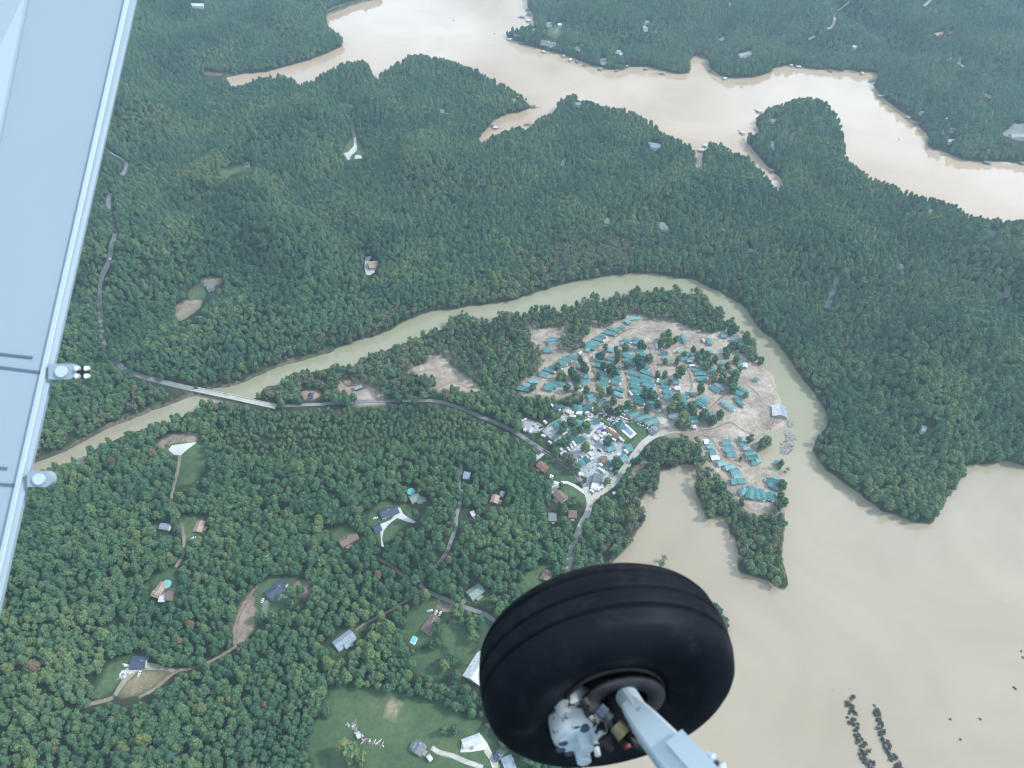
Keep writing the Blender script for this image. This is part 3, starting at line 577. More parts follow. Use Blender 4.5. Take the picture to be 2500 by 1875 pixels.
# ---------------------------------------------------------------- camp shelters
SHED_ROWS = [
 ("from the top along the upper woods edge", 'upper woods row', 'K', [(1625,150,1780,130,5,'p'),(1590,165,1650,210,6,'p'),(1500,255,1590,275,5,'t'),(1365,270,1430,295,5,'t'),(1440,295,1520,312,5,'t'),(1290,318,1455,355,5.5,'b'),(1240,362,1330,385,5,'t'),(1160,405,1290,435,6,'t'),(1095,450,1240,485,6,'b'),(1065,488,1195,505,5,'b'),(1060,520,1180,545,6,'t'),(1048,562,1110,575,5,'p')]),
 ("from the top in the small left clearing", 'small left clearing', 'K', [(525,440,690,412,5.5,'b'),(540,482,665,465,4,'b'),(482,562,570,565,8.5,'t')]),
 ('from the top in the left lane row', 'left lane row', 'K', [(820,635,945,665,5,'t'),(725,672,865,710,5.5,'t'),(660,718,800,760,5.5,'b'),(590,772,730,815,5.5,'t'),(490,818,635,860,5.5,'t'),(430,873,555,905,7.5,'b'),(290,985,400,990,6,'p'),(220,1028,320,1055,6,'p'),(120,1078,290,1105,6,'t')]),
 ("from the left in the left lane cluster", 'left lane cluster', 'K', [(495,1068,610,1090,7,'t'),(525,1022,670,1062,6,'t'),(610,985,760,1030,5,'t'),(820,1020,870,1010,6,'g'),(950,1055,1000,1060,4,'g'),(990,1030,1105,965,6,'t'),(1020,932,1090,905,5,'t'),(930,780,1010,820,5,'t')]),
 ('from the left at the south edge of the mud', 'south mud edge', 'K', [(1068,1195,1140,1168,6,'t'),(1095,1242,1180,1215,6,'b'),(1215,1292,1330,1245,6,'d')]),
 ('from the top in the tree shaded second row', 'second row', 'K', [(1345,562,1430,578,5,'p'),(1175,622,1300,650,5,'t'),(1340,670,1450,702,5.5,'t'),(1185,690,1300,722,5,'t'),(1350,732,1420,752,5,'b'),(1180,758,1310,802,6,'t'),(1210,840,1330,880,5.5,'t'),(1240,925,1370,988,6,'t'),(1225,1010,1350,1060,6.5,'t'),(1280,1072,1330,1092,5,'p')]),
 ('from the top in the upper middle cluster', 'upper middle cluster', 'K', [(1700,412,1810,450,5.5,'t'),(1550,422,1660,462,5.5,'t'),(1700,462,1810,492,5,'b'),(1540,472,1660,522,5.5,'p'),(1740,542,1850,580,6,'t'),(1760,602,1865,642,6,'t'),(1565,612,1710,672,8,'b'),(1580,692,1720,762,6.5,'t')]),
 ("from the top in the middle track row", 'middle track row', 'K', [(1470,782,1520,800,5,'b'),(1450,852,1525,885,5,'t'),(1420,922,1540,962,5.5,'t'),(1400,987,1510,1022,5.5,'t'),(1445,1077,1570,1112,5.5,'t'),(1430,1137,1560,1187,5.5,'p')]),
 ("from the top in the third camp row", 'third row', 'K', [(1620,852,1770,902,6,'t'),(1650,942,1800,992,6,'t'),(1660,1000,1760,1030,5,'t'),(1660,1042,1830,1102,6,'t'),(1670,1112,1815,1152,5.5,'t'),(1695,1172,1840,1242,6.5,'t'),(1705,1242,1840,1292,5.5,'d')]),
 ("from the top in the long fourth row", 'fourth row', 'K', [(1840,692,1900,740,5,'d'),(1830,782,1910,822,5.5,'t'),(1800,842,1945,897,6,'t'),(1790,907,1960,967,6,'t'),(1805,977,1985,1037,6,'t'),(1820,1027,1970,1072,4.5,'b'),(1870,1082,1985,1132,5.5,'t'),(1900,1152,2030,1222,5.5,'t'),(1880,1252,2010,1292,5,'t'),(1940,1322,2055,1382,5,'b')]),
 ("from the top in the short fifth row", 'fifth row', 'L', [(275,985,370,1020,6,'t'),(310,1032,420,1090,6,'t'),(330,1112,460,1162,6.5,'b'),(340,1182,490,1252,7,'b')]),
 ("from the top beside the silt tree clump", 'silt clump', 'L', [(290,605,395,605,5,'d'),(335,668,410,690,6,'p')]),
 ('from the left along the upper right silt', 'upper right silt', 'L', [(577,355,622,465,5,'b'),(945,412,960,495,6,'b'),(1105,368,1190,372,8,'b'),(1240,422,1435,427,5,'b'),(1310,462,1440,480,4.5,'b'),(1375,507,1470,517,4.5,'p')]),
 ('from the left in the jumbled centre cluster', 'jumbled centre', 'L', [(520,592,580,560,4,'p'),(555,632,660,620,4.5,'t'),(565,677,675,685,6,'t'),(650,712,725,717,5,'p'),(690,600,740,640,5,'t'),(820,562,900,612,5,'p'),(820,722,900,740,5,'t'),(910,577,1015,600,5,'p')]),
 ("from the left in the loose right bank group", 'right bank group', 'L', [(950,852,1030,822,5,'b'),(1095,732,1160,762,5,'b'),(1240,832,1310,872,6,'t'),(1372,700,1360,775,5,'b'),(1442,745,1432,802,6,'w'),(1560,942,1620,982,5,'t')]),
 ("from the top of the four parallel roofs", 'four parallel roofs', 'L', [(750,825,860,832,5.5,'t'),(775,880,910,885,6,'t'),(780,938,920,942,4,'b'),(780,966,920,970,3.6,'t')]),
 ("from the left in the slanted silt trio", 'slanted trio', 'L', [(975,1052,1090,1132,6,'t'),(1035,1022,1155,1110,5.5,'g'),(1075,977,1210,1065,6,'d')]),
 ('from the top in the line above the open silt', 'open silt line', 'L', [(1340,1062,1480,1165,6,'t'),(1300,1122,1435,1190,6,'b'),(1300,1192,1350,1240,5,'t'),(1320,1242,1420,1320,5,'t'),(1130,1262,1290,1372,6,'p')]),
 ("from the top behind the short fifth row", 'wrecked row', 'L', [(465,992,545,1000,7,'t'),(480,1072,570,1085,6,'w'),(620,1152,690,1160,4.5,'b'),(690,1165,750,1165,4.5,'b'),(560,1192,670,1197,6,'t'),(555,1247,640,1250,6,'t'),(590,1292,700,1297,6,'t'),(620,1342,690,1360,6,'b')]),
 ("from the left in the light track trio", 'parallel trio', 'L', [(785,1267,880,1335,5,'t'),(820,1222,930,1300,6,'t'),(855,1192,945,1252,5,'p')]),
 ("from the left among the camp gate trees", 'camp gate trees', 'L', [(415,1442,540,1500,7,'g'),(470,1420,530,1430,5,'b'),(690,1477,800,1470,5,'b'),(700,1530,790,1522,5,'p'),(742,1588,760,1632,4,'w'),(940,1422,1060,1510,6,'b')]),
 ("from the top in the point's left row", 'point left row', 'N', [(480,472,570,462,7,'w'),(560,452,590,490,4,'b'),(530,547,625,547,5,'p'),(560,615,655,610,4.5,'t'),(570,655,665,642,4.5,'t'),(590,715,710,702,6.5,'w'),(690,802,790,777,7,'p'),(800,862,920,832,7,'p'),(880,922,1020,902,9,'b'),(930,992,1060,987,7,'p'),(890,1062,980,1062,8,'b'),(985,1052,1110,1052,6.5,'b')]),
 ("from the top in the point's middle row", 'point middle three', 'N', [(760,478,895,482,8,'b'),(790,577,925,572,7.5,'b'),(830,652,970,652,7,'b')]),
 ("from the top in the point's right row", 'point right row', 'N', [(985,422,1050,440,7,'d'),(1030,495,1120,490,6,'b'),(1075,560,1180,562,6,'g'),(1115,652,1255,632,6.5,'t'),(1140,717,1300,697,6.5,'d'),(1205,785,1280,780,6.5,'t'),(1265,757,1355,750,5,'p'),(1540,1010,1610,1022,5,'p'),(1420,1040,1640,1070,6.5,'d'),(1450,1100,1610,1180,5.5,'t')]),
 ("from the left in the point's tip fan", 'point tip fan', 'N', [(1090,1160,1045,1262,6,'b'),(1160,1140,1260,1182,4,'b'),(1200,1160,1170,1322,8,'t'),(1275,1190,1290,1335,7.5,'t'),(1330,1182,1390,1345,7.5,'t'),(1480,1222,1530,1350,9.5,'t')]),
 ("from the left behind the yard top campers", 'yard top row', 'K', [(640,1300,700,1365,5,'d'),(712,1315,765,1360,4.5,'d'),(905,1310,905,1390,5,'d'),(970,1315,970,1388,5.5,'t'),(1010,1350,1062,1400,5.5,'d'),(1045,1312,1140,1345,7,'d')]),
 ("from the left above the pool road", 'fence road line', 'K', [(1560,1392,1660,1360,6,'t'),(1640,1452,1760,1412,6.5,'t'),(1735,1502,1890,1447,6.5,'t'),(1865,1552,2020,1492,9,'b'),(1930,1625,2030,1640,8,'g')]),
 ('from the left in the gravel yard', 'gravel yard', 'M', [(552,222,580,270,5,'p'),(605,370,650,440,5.5,'t'),(650,345,700,412,6,'d'),(590,545,625,562,7,'d'),(632,500,670,545,6,'d'),(740,440,772,478,5,'p'),(825,512,880,580,7,'d'),(870,592,912,635,7,'d'),(920,552,982,602,8,'d'),(872,360,970,382,9,'b'),(930,860,975,922,6,'t'),(975,832,1040,890,7,'d'),(1042,447,1090,470,7,'b'),(1100,342,1180,342,8,'d'),(1240,652,1300,662,6,'d'),(1265,707,1370,667,9,'b'),(1260,882,1330,910,10,'d'),(1320,942,1355,962,6,'g'),(1440,842,1512,782,10,'b'),(1510,692,1600,682,10,'b')]),
]
RM = {'t': ('roof_teal','teal'), 'd': ('roof_deep','dark teal'), 'p': ('roof_pale','pale teal'), 'b': ('roof_blue','blue teal'), 'g': ('roof_grey','grey'), 'w': ('roof_white','white')}
SHELTERS = {}
for phrase, short, c, rows in SHED_ROWS:
    for k, (x1, y1, x2, y2, W, rc) in enumerate(rows):
        hr = random.uniform(3.9, 4.6); A, B, g = ridge_line(c, x1, y1, x2, y2, hr)
        L = (B-A).length; size = 'long' if L > 13.5 else 'short' if L < 9 else 'plain'
        mid = (A+B)/2; loc = Vector((mid.x, mid.y, g))
        t = thing('camp_shelter', loc, f'{size} {RM[rc][1]} roofed shelter, {ORD[k]} {phrase}'.replace('plain ', ''), 'shelter', 'metal roofed shelters of the camp')
        gabled(loc, A, B, g, W, hr-random.uniform(.8, 1.1)*W/5.5, hr, 0.0, RM[rc][0], random.choice(['wall_beige','wall_brown','wall_grey','wall_white']), t, .55, 0)
        rz = math.atan2((B-A).y, (B-A).x)
        # the trailer parked under the roof shows its nose at one end; a deck at the side
        if L > 8:
            s = random.choice([-1, 1]); V, Fc = [], []; box(V, Fc, s*L/2-1.1, s*L/2+.9, -1.2, 1.2, .3, 2.7)
            o = link('trailer_nose', V, Fc, random.choice(['camper_white','camper_cream']), t); o.rotation_euler.z = rz
            V, Fc = [], []; box(V, Fc, -L*.3, L*.3, -W/2-1.3, -W/2+.3, -1.2, .55); o = link('deck', V, Fc, 'old_timber', t); o.rotation_euler.z = rz
        open_mask(A, B, g, W, hr, .6)
        pxc, pyc = project(loc.x, loc.y, g+3); PLACED.append((pxc, pyc, f'the {ORD[k]} shelter of the {short}'))
# ---------------------------------------------------------------- houses, barns and sheds
H = [
 ('house','house', 'house with complex grey hip roofs above a dirt bank among pines, upper left', [('D',1285,235,1345,230,9),('D',1300,262,1352,245,9),('D',1310,225,1330,270,8)], 4, 'roof_slate','wall_grey',2),
 ('pavilion','shed', 'small navy hip roofed building on a reddish clearing right of the bridge', [('D',1950,940,1980,938,9)], 3, 'roof_navy','wall_dark',3.5),
 ('house','house', 'brown roofed house with white concrete around it, in the forest above the river', [('E',255,105,318,100,11),('E',262,125,310,122,9)], 4, 'roof_tan','wall_beige',0),
 ('storage_shed','shed', 'long narrow grey metal shed alone on a mud clearing beside the river woods', [('E',165,897,215,880,6)], 3.5, 'roof_grey','wall_dark',0),
 ('cabin','house', 'blue grey roofed cabin with white drive beside the dark lane in the woods', [('E',858,1442,902,1447,9)], 4, 'roof_bluegrey','wall_white',0),
 ('cabin','house', 'small orange brown roofed cabin hidden in trees left of the lawn', [('E',1050,1622,1066,1572,8)], 4, 'roof_tan','wall_brown',0),
 ('storage_shed','shed', 'small pale grey roof in the trees beside the orange brown cabin', [('E',1092,1560,1118,1566,6)], 3, 'roof_grey','wall_white',0),
 ('house','house', 'grey green house with angled wings beside a round above ground pool', [('E',520,1600,580,1575,9),('E',575,1580,638,1612,9),('E',590,1600,610,1640,7)], 4, 'roof_greengrey','wall_white',0),
 ('house','house', 'navy roofed house at the head of the curved white drive', [('I',330,42,400,20,11),('I',390,30,442,8,10)], 4.5, 'roof_navy','wall_white',0),
 ('garage','garage', 'small navy roofed garage at the lower left of the curved white drive', [('I',288,142,336,122,9)], 3, 'roof_navy','wall_white',0),
 ('house','house', 'brown roofed house left of the curved white drive', [('I',75,232,150,192,10),('I',130,200,188,178,9)], 4, 'roof_brown','wall_brown',0),
 ('cabin','house', 'tiny white roofed cabin in woods right of the dark lane', [('I',905,48,932,38,6)], 3, 'roof_white','wall_white',0),
 ('mobile_home','house', 'pale flat roofed mobile home beside a white car, under the lawn house', [('M',520,1572,625,1572,10)], 3.2, 'roof_greengrey','wall_white',0),
 ('mobile_home','house', 'brown ribbed roof mobile home beside the road, above the wheel', [('M',778,1535,888,1540,9)], 3.2, 'roof_brown','wall_beige',0),
 ('house','house', 'grey green roofed house above the bend left of the wheel', [('I',893,562,975,505,10)], 4, 'roof_greengrey','wall_beige',0),
 ('house','house', 'long brown roofed house with the rectangular pool behind it', [('I',618,790,690,692,11)], 4, 'roof_brown','wall_beige',0),
 ('mobile_home','house', 'pale blue grey metal roofed long house in the trees at bottom centre left', [('I',45,885,158,800,11),('I',100,880,132,858,7)], 4, 'roof_bluegrey','wall_white',0),
 ('warehouse','building', 'big white flat metal building half hidden by the aircraft wheel', [('I',905,1095,1010,930,17)], 5, 'roof_white','wall_white',0),
 ('house','house', 'slate roofed house with white porch alone on the bottom meadow', [('I',550,1558,595,1490,10),('I',530,1535,560,1490,5)], 4, 'roof_slate','wall_white',0),
 ('mobile_home','house', 'white long mobile home beside the pale concrete yard on the bottom meadow', [('I',852,1502,970,1458,7)], 3.5, 'roof_white','wall_white',0),
 ('house','house', 'navy roofed house at the bottom edge left of the wheel', [('I',1065,1560,1095,1585,9)], 4, 'roof_navy','wall_white',0),
 ('house','house', 'grey roofed house cut by the bottom edge below the wheel', [('I',1110,1640,1180,1610,12)], 4, 'roof_bluegrey','wall_white',0),
 ('storage_shed','shed', 'tiny white shed at the loop of the bottom meadow track', [('I',632,1600,655,1580,5)], 3, 'roof_white','wall_white',0),
 ('storage_shed','shed', 'tiny white box shed at the hedge on the bottom meadow', [('I',180,1452,205,1440,5)], 3, 'roof_white','wall_white',0),
 ('house','house', 'dark brown roofed house at the top left of the wheel', [('I',1368,465,1400,405,9)], 4, 'roof_brown','wall_brown',0),
 ('mobile_home','house', 'brown roofed mobile home at a woods lane, left of centre', [('H',1240,160,1270,90,9)], 3.5, 'roof_tan','wall_brown',0),
 ('storage_shed','shed', 'grey blue metal shed in the woods left of the brown mobile home', [('H',1008,120,1072,126,7)], 3.5, 'roof_bluegrey','wall_white',0),
 ('house','house', 'brown roofed house with turquoise round pool in the left woods', [('H',978,560,1035,478,8),('H',965,545,1010,560,7)], 4, 'roof_tan','wall_brown',0),
 ('garage','garage', 'brown roofed garage below the turquoise round pool', [('H',1045,558,1095,565,9)], 3.2, 'roof_brown','wall_brown',0),
 ('carport','shed', 'white roofed carport in front of the brown house with the round pool', [('H',1003,580,1046,580,7)], 3, 'roof_white','timber',0),
 ('house','house', 'navy roofed house with cream walls and black drive on a green clearing', [('H',1690,565,1790,490,13),('H',1745,480,1805,505,9)], 4.5, 'roof_navy','wall_cream',0),
 ('house','house', 'navy roofed house at the head of the gravel loop, lower left', [('H',822,985,922,978,12)], 4, 'roof_navy','wall_white',0),
 ('house','house', 'dark roofed house at the right end of the strip clearing, upper left', [('A',1540,1030,1575,1028,9)], 4, 'roof_navy','wall_white',0),
 ('house','house', 'red brown roofed house on the lawn beside the village road', [('M',390,885,470,930,9),('M',440,930,505,970,9)], 4, 'roof_rust','wall_brown',0),
 ('house','house', 'long grey brown roofed house with concrete yard below the village lawn', [('M',620,1250,735,1355,10)], 4, 'roof_brown','wall_beige',0),
 ('workshop','building', 'large grey roofed building at the lower corner of the gravel yard', [('M',1095,1065,1222,1085,13)], 5, 'roof_slate','wall_grey',0),
 ('pool_house','building', 'dark teal hip roofed pool house at the corner of the swimming pool', [('M',1402,405,1502,378,11)], 4.5, 'roof_deep','wall_beige',4),
 ('store_building','building', 'rust brown flat roofed building beside the red roof lane in the gravel yard', [('M',1195,838,1280,838,10)], 4, 'roof_rust','wall_brown',0),
 ('long_shed','shed', 'long rusty brown roof slanting through the crowded part of the gravel yard', [('M',1262,442,1420,548,6)], 3.5, 'roof_rust','wall_brown',0),
 ('house','house', 'weathered grey roofed house with deck at the camp gate bend', [('M',1840,440,1910,495,9),('M',1870,395,1950,405,8)], 4, 'roof_slate','wall_grey',0),
 ('barn','barn', 'big half grey half white barn roof on the silt at the river edge', [('L',1898,1302,1915,1452,16)], 5, 'roof_bluegrey','wall_grey',0),
 ('hut','shed', 'tiny blue hut swept into the flooded river beside a tree', [('N',1580,752,1600,800,6)], 3.2, 'roof_blue','wall_grey',0),
 ('house','house', 'slate roofed house tucked in forest above the river bend', [('G',455,20,495,25,10)], 4, 'roof_slate','wall_grey',0),
 ('house','house', 'grey roofed house on the right forest slope in two wings', [('G',1415,110,1445,150,10),('G',1425,160,1460,168,9)], 4, 'roof_slate','wall_grey',0),
 ('house','house', 'blue grey roofed house in the right forest above the bay', [('G',1552,1140,1588,1152,9)], 4, 'roof_bluegrey','wall_white',0),
 ('house','house', 'grey house near the left shore of the round peninsula, upper one', [('C',600,752,645,758,12)], 5, 'roof_grey','wall_white',0),
 ('house','house', 'blue grey house with white terrace on the round peninsula, lower one', [('C',595,890,640,900,12),('C',610,905,630,935,8)], 5, 'roof_bluegrey','wall_white',0),
 ('house','house', 'grey roofed house in the woods below the right lake shore', [('C',1600,1322,1630,1325,11)], 5, 'roof_grey','wall_white',0),
 ('house','house', 'navy roofed house on a pale pad near the right edge of forest', [('C',1985,1460,2045,1478,15),('C',1975,1450,2005,1470,8)], 5, 'roof_navy','wall_white',0),
 ('house','house', 'brown roofed house on the far hillside at upper right', [('C',1640,212,1700,198,12),('C',1720,195,1765,190,10)], 5, 'roof_tan','wall_brown',0),
 ('house','house', 'white roofed house beside the far hillside road bend', [('C',1730,362,1758,366,10)], 5, 'roof_white','wall_white',0),
 ('house','house', 'brown roofed house on the ridge right of the lake inlet', [('C',1950,590,2005,610,12)], 5, 'roof_brown','wall_brown',0),
 ('house','house', 'white walled house among lakeside trees at right, left one', [('C',1685,820,1715,824,10)], 5, 'roof_grey','wall_white',0),
 ('house','house', 'brown grey house among lakeside trees at right, middle one', [('C',1735,808,1780,812,11)], 5, 'roof_brown','wall_white',0),
 ('house','house', 'pale blue house among lakeside trees at right, lowest one', [('C',1720,880,1770,882,11)], 5, 'roof_bluegrey','wall_white',0),
 ('house','house', 'large pale complex at the right edge beside the shore road', [('C',2120,850,2200,845,12),('C',2150,875,2210,870,10)], 6, 'roof_grey','wall_white',0),
 ('house','house', 'grey roofed lake house high in the right woods', [('C',1545,700,1578,704,10)], 5, 'roof_grey','wall_white',0),
 ('house','house', 'small white roofed lake house right of the grey high one', [('C',1710,745,1730,748,9)], 5, 'roof_white','wall_white',0),
 ('house','house', 'tan roofed house low on the right lake shore woods', [('C',1970,935,2010,938,11)], 5, 'roof_tan','wall_beige',0),
 ('house','house', 'grey roofed house in woods above the lake cove inlet', [('C',275,250,310,228,11)], 5, 'roof_slate','wall_grey',0),
 ('house','house', 'grey roofed house with pale terrace above the tree covered headland', [('C',395,342,480,325,12),('C',465,330,480,352,8)], 5, 'roof_grey','wall_white',0),
 ('house','house', 'white roofed house at the top edge above the headland', [('C',330,18,360,20,11)], 5, 'roof_white','wall_white',0),
 ('house','house', 'small white house in far woods right of the headland', [('C',1118,282,1150,292,10)], 5, 'roof_white','wall_white',0),
 ('house','house', 'grey roofed house on the far point, leftmost', [('B',1175,200,1225,195,14)], 6, 'roof_slate','wall_grey',0),
 ('house','house', 'grey roofed house on the far point, behind the leftmost', [('B',1285,182,1320,178,11)], 6, 'roof_grey','wall_white',0),
 ('house','house', 'blue grey roofed house at the neck of the far point', [('B',1375,145,1415,138,13)], 6, 'roof_bluegrey','wall_white',0),
 ('house','house', 'white roofed house beside the far point road', [('B',1455,148,1482,146,10)], 6, 'roof_white','wall_white',0),
 ('house','house', 'large lake house with two grey wings on the far point', [('B',1350,250,1400,258,14),('B',1395,268,1442,262,13)], 6, 'roof_slate','wall_white',0),
 ('house','house', 'grey roofed house in the woods right of the far point', [('B',1578,298,1602,285,11)], 5, 'roof_grey','wall_white',0),
 ('house','house', 'dark roofed lake house with a white path to the far shore', [('B',1725,372,1775,365,14),('B',1740,385,1765,380,9)], 6, 'roof_slate','wall_white',0),
 ('house','house', 'large white terrace house above the far shore', [('B',1820,315,1872,320,16),('B',1845,335,1870,332,9)], 6, 'roof_white','wall_white',0),
 ('house','house', 'blue grey roofed house in far woods near the top', [('B',1998,128,2035,132,12)], 5, 'roof_bluegrey','wall_white',0),
 ('house','house', 'pale roofed house just below the far blue grey one', [('B',2002,160,2018,175,9)], 5, 'roof_white','wall_white',0),
 ('house','house', 'grey roofed house among pines on the middle peninsula slope', [('B',708,688,752,706,11)], 5, 'roof_grey','wall_white',0),
 ('house','house', 'dark grey roof at the top of the small forest road', [('B',135,660,170,668,10)], 5, 'roof_slate','wall_grey',0),
 ('house','house', 'brown roofed house near the tip of the middle peninsula', [('B',1160,622,1190,628,10)], 5, 'roof_tan','wall_beige',0),
 ('house','house', 'pale roofed house near the tip of the second peninsula', [('B',1562,650,1610,645,11)], 5, 'roof_grey','wall_white',0),
 ('house','house', 'large blue grey roofed house on the second peninsula shore', [('B',2030,900,2110,915,14),('B',2050,918,2085,925,9)], 5, 'roof_bluegrey','wall_white',0),
 ('house','house', 'tan roofed house deep in the central forest', [('B',1745,1385,1800,1395,12),('B',1770,1375,1775,1402,8)], 5, 'roof_tan','wall_beige',0),
 ('house','house', 'grey roofed house right of the tan forest house', [('B',2110,1405,2140,1440,13),('B',2130,1435,2160,1440,8)], 5, 'roof_grey','wall_white',0),
 ('house','house', 'pale house at the top edge beside the wing', [('A',1200,20,1290,22,14)], 6, 'roof_white','wall_white',0),
]
for name, cat, label, segs, hr, rm, wm, hip in H:
    first = None
    for k, (c, x1, y1, x2, y2, W) in enumerate(segs):
        h = hr+1.0-.35*k; A, B, g = ridge_line(c, x1, y1, x2, y2, h)
        if first is None:
            mid = (A+B)/2; first = Vector((mid.x, mid.y, g)); t = thing(name, first, label, cat); g0 = g
        gabled(first, A, B, g0, W, h-.22*W-.1*k, h, hip, rm, wm, t, .5, 0, ('roof', 'wall'))
        open_mask(A, B, g0, W, h, -1.8 if c in 'ABCG' else 1.2)
        if k == 0 and name == 'house' and not hip:
            d = (B-A).normalized(); V, Fc = [], []; p = (A+B)/2+d*(B-A).length*.25-first; box(V, Fc, p.x-.5, p.x+.5, p.y-.5, p.y+.5, h-1.4, h+.9); link('chimney', V, Fc, 'stone', t)
    if name in ('house', 'cabin', 'mobile_home', 'barn', 'workshop'):
        c, x1, y1, x2, y2, W = segs[0]; A, B, g = ridge_line(c, x1, y1, x2, y2, hr+1.0); L = (B-A).length; rz = math.atan2((B-A).y, (B-A).x)
        V, Fc = [], []; box(V, Fc, -L*.22, L*.22, -W/2-2.2, -W/2+.2, -1.5, .5); o = link('porch', V, Fc, 'old_timber', t); o.rotation_euler.z = rz
    px_, py_ = project(first.x, first.y, first.z+2); sw = label.replace(',', '').split()[:8]
    while sw[-1] in ('at', 'the', 'of', 'and', 'a', 'an', 'with', 'in', 'on', 'to', 'below', 'above', 'beside', 'right', 'left', 'by', 'its', 'behind', 'it', 'around', 'under', 'half', 'above', 'just', 'near', 'high', 'low', 'deep', 'tucked', 'hidden', 'alone', 'white', 'pale', 'black', 'green', 'dirt', 'rectangular', 'wide', 'round'): sw.pop()
    PLACED.append((px_, py_, 'the '+' '.join(sw)))
for o in bpy.data.objects:      # one slope of the barn roof is white
    if o.name.startswith('barn'):
        r = [c for c in o.children if c.name.startswith('roof')][0]; r.data.materials.append(MATS['roof_white']); r.data.polygons[0].material_index = 1
        r['label'] = 'barn roof with one blue grey and one white slope'

# ---------------------------------------------------------------- campers, cars and boats of the yard
def camper_mesh():
    V, Fc = [], []; prof = [(-3.9,.5),(-4.0,1.6),(-3.5,2.9),(3.6,2.95),(4.0,2.5),(4.05,.5)]
    for s in (-1.25, 1.25): V += [(x, s, z) for x, z in prof]
    n = len(prof); Fc = [tuple(range(n)), tuple(range(2*n-1, n-1, -1))]+[(i, i+n, (i+1) % n+n, (i+1) % n) for i in range(n)]
    return V, Fc
cam_body = {}
def camper(c, x1, y1, x2, y2, label, W=2.5, m='camper_white'):
    (ax, ay), (bx, by) = q(c, [(x1,y1),(x2,y2)]); g = float(ground_at((ax+bx)/2, (ay+by)/2, 2.5).z)+.35
    A = on_plane(ax, ay, g+2.5); B = on_plane(bx, by, g+2.5); L = max((B-A).length, 4.5); mid = (A+B)/2; rz = math.atan2((B-A).y, (B-A).x)
    t = thing('camper', (mid.x, mid.y, g), label, 'camper', 'white campers of the gravel yard', rz)
    if m not in cam_body:
        V, Fc = camper_mesh(); o = link('body', V, Fc, m, t); cam_body[m] = o.data
        V, Fc = [], []; box(V, Fc, -.4, .5, -.4, .4, 2.93, 3.25)
        if 'ac' not in cam_body: u = link('air_conditioner', V, Fc, 'wall_grey', t); cam_body['ac'] = u.data; V, Fc = [], []; box(V, Fc, -2.6, 2.4, -1.29, 1.29, 1.5, 2.1); w = link('window_band', V, Fc, 'dark_glass', t); cam_body['win'] = w.data
        else: u = bpy.data.objects.new('air_conditioner', cam_body['ac']); COL.objects.link(u); u.parent = t; w = bpy.data.objects.new('window_band', cam_body['win']); COL.objects.link(w); w.parent = t
    else:
        o = bpy.data.objects.new('body', cam_body[m]); u = bpy.data.objects.new('air_conditioner', cam_body['ac']); w = bpy.data.objects.new('window_band', cam_body['win'])
        for x in (o, u, w): COL.objects.link(x); x.parent = t
    for x in (o, u, w): x.scale = (L/8.0, W/2.5, 1)
    open_mask(A, B, g, W, 3, .5)
CAMPERS = [
 ('from the left in the lower left camper row', 'M', [(655,680,695,732),(672,785,750,748),(762,690,802,742),(800,642,835,712),(830,612,872,682)]),
 ('from the left among campers round the middle yard tree', 'M', [(935,720,965,745),(930,790,955,815),(1000,792,1040,827),(1035,768,1085,805),(1050,755,1100,795),(1055,848,1112,825),(1045,665,1075,715),(1075,680,1105,712)]),
 ('from the left in the parallel row at the lower yard corner', 'M', [(1060,1240,1102,1265),(1065,1207,1145,1240),(1070,1182,1155,1215),(1075,1157,1165,1187),(1130,1142,1195,1167),(1165,1252,1185,1192),(1205,1222,1220,1165),(1240,1140,1270,1155)]),
 ('from the left in the jam at the yard top', 'M', [(745,240,785,210),(762,250,820,220),(785,265,850,240),(810,292,875,297),(870,257,955,267),(885,238,960,243),(995,250,1035,245)]),
 ('from the left in the central slanted row', 'M', [(1100,575,1130,545),(1115,595,1150,558),(1140,610,1170,565),(1185,632,1215,590),(1205,652,1238,608),(1175,540,1215,555)]),
 ('from the left in the scattered left part of the yard', 'M', [(170,358,242,325),(215,470,225,455),(280,507,312,455),(435,535,475,550),(462,352,492,378),(530,620,550,635),(552,135,582,167)]),
 ('from the top along the inner yard lanes', 'M', [(700,532,770,500),(790,300,850,275),(1175,905,1212,928),(1160,957,1238,1008),(905,1020,935,1055),(935,1018,962,1050),(1405,800,1450,770),(1495,720,1540,765),(1285,520,1325,550),(1340,580,1385,605),(1430,560,1470,600),(1450,590,1490,610),(1240,440,1280,480),(1300,440,1340,480),(1350,470,1390,510),(1270,560,1300,530)]),
 ('from the left standing loose in the camp mud', 'K', [(680,885,720,860),(640,1015,760,1030),(1000,600,960,625),(1160,650,1165,690),(1640,1130,1680,1190),(1720,820,1750,790),(1750,1180,1780,1165),(2005,490,2015,550),(2075,510,2080,555),(2020,1015,2030,960)]),
 ('from the left standing loose on the right silt', 'L', [(680,790,755,780),(860,425,885,465),(855,770,880,760),(1330,1270,1360,1290)]),
]
for phrase, c, rows in CAMPERS:
    for k, r_ in enumerate(rows):
        m = 'camper_cream' if random.random() < .25 else 'camper_white'
        camper(c, *r_, f'{"cream" if m == "camper_cream" else "white"} camper trailer, {ORD[k]} {phrase}', m=m)
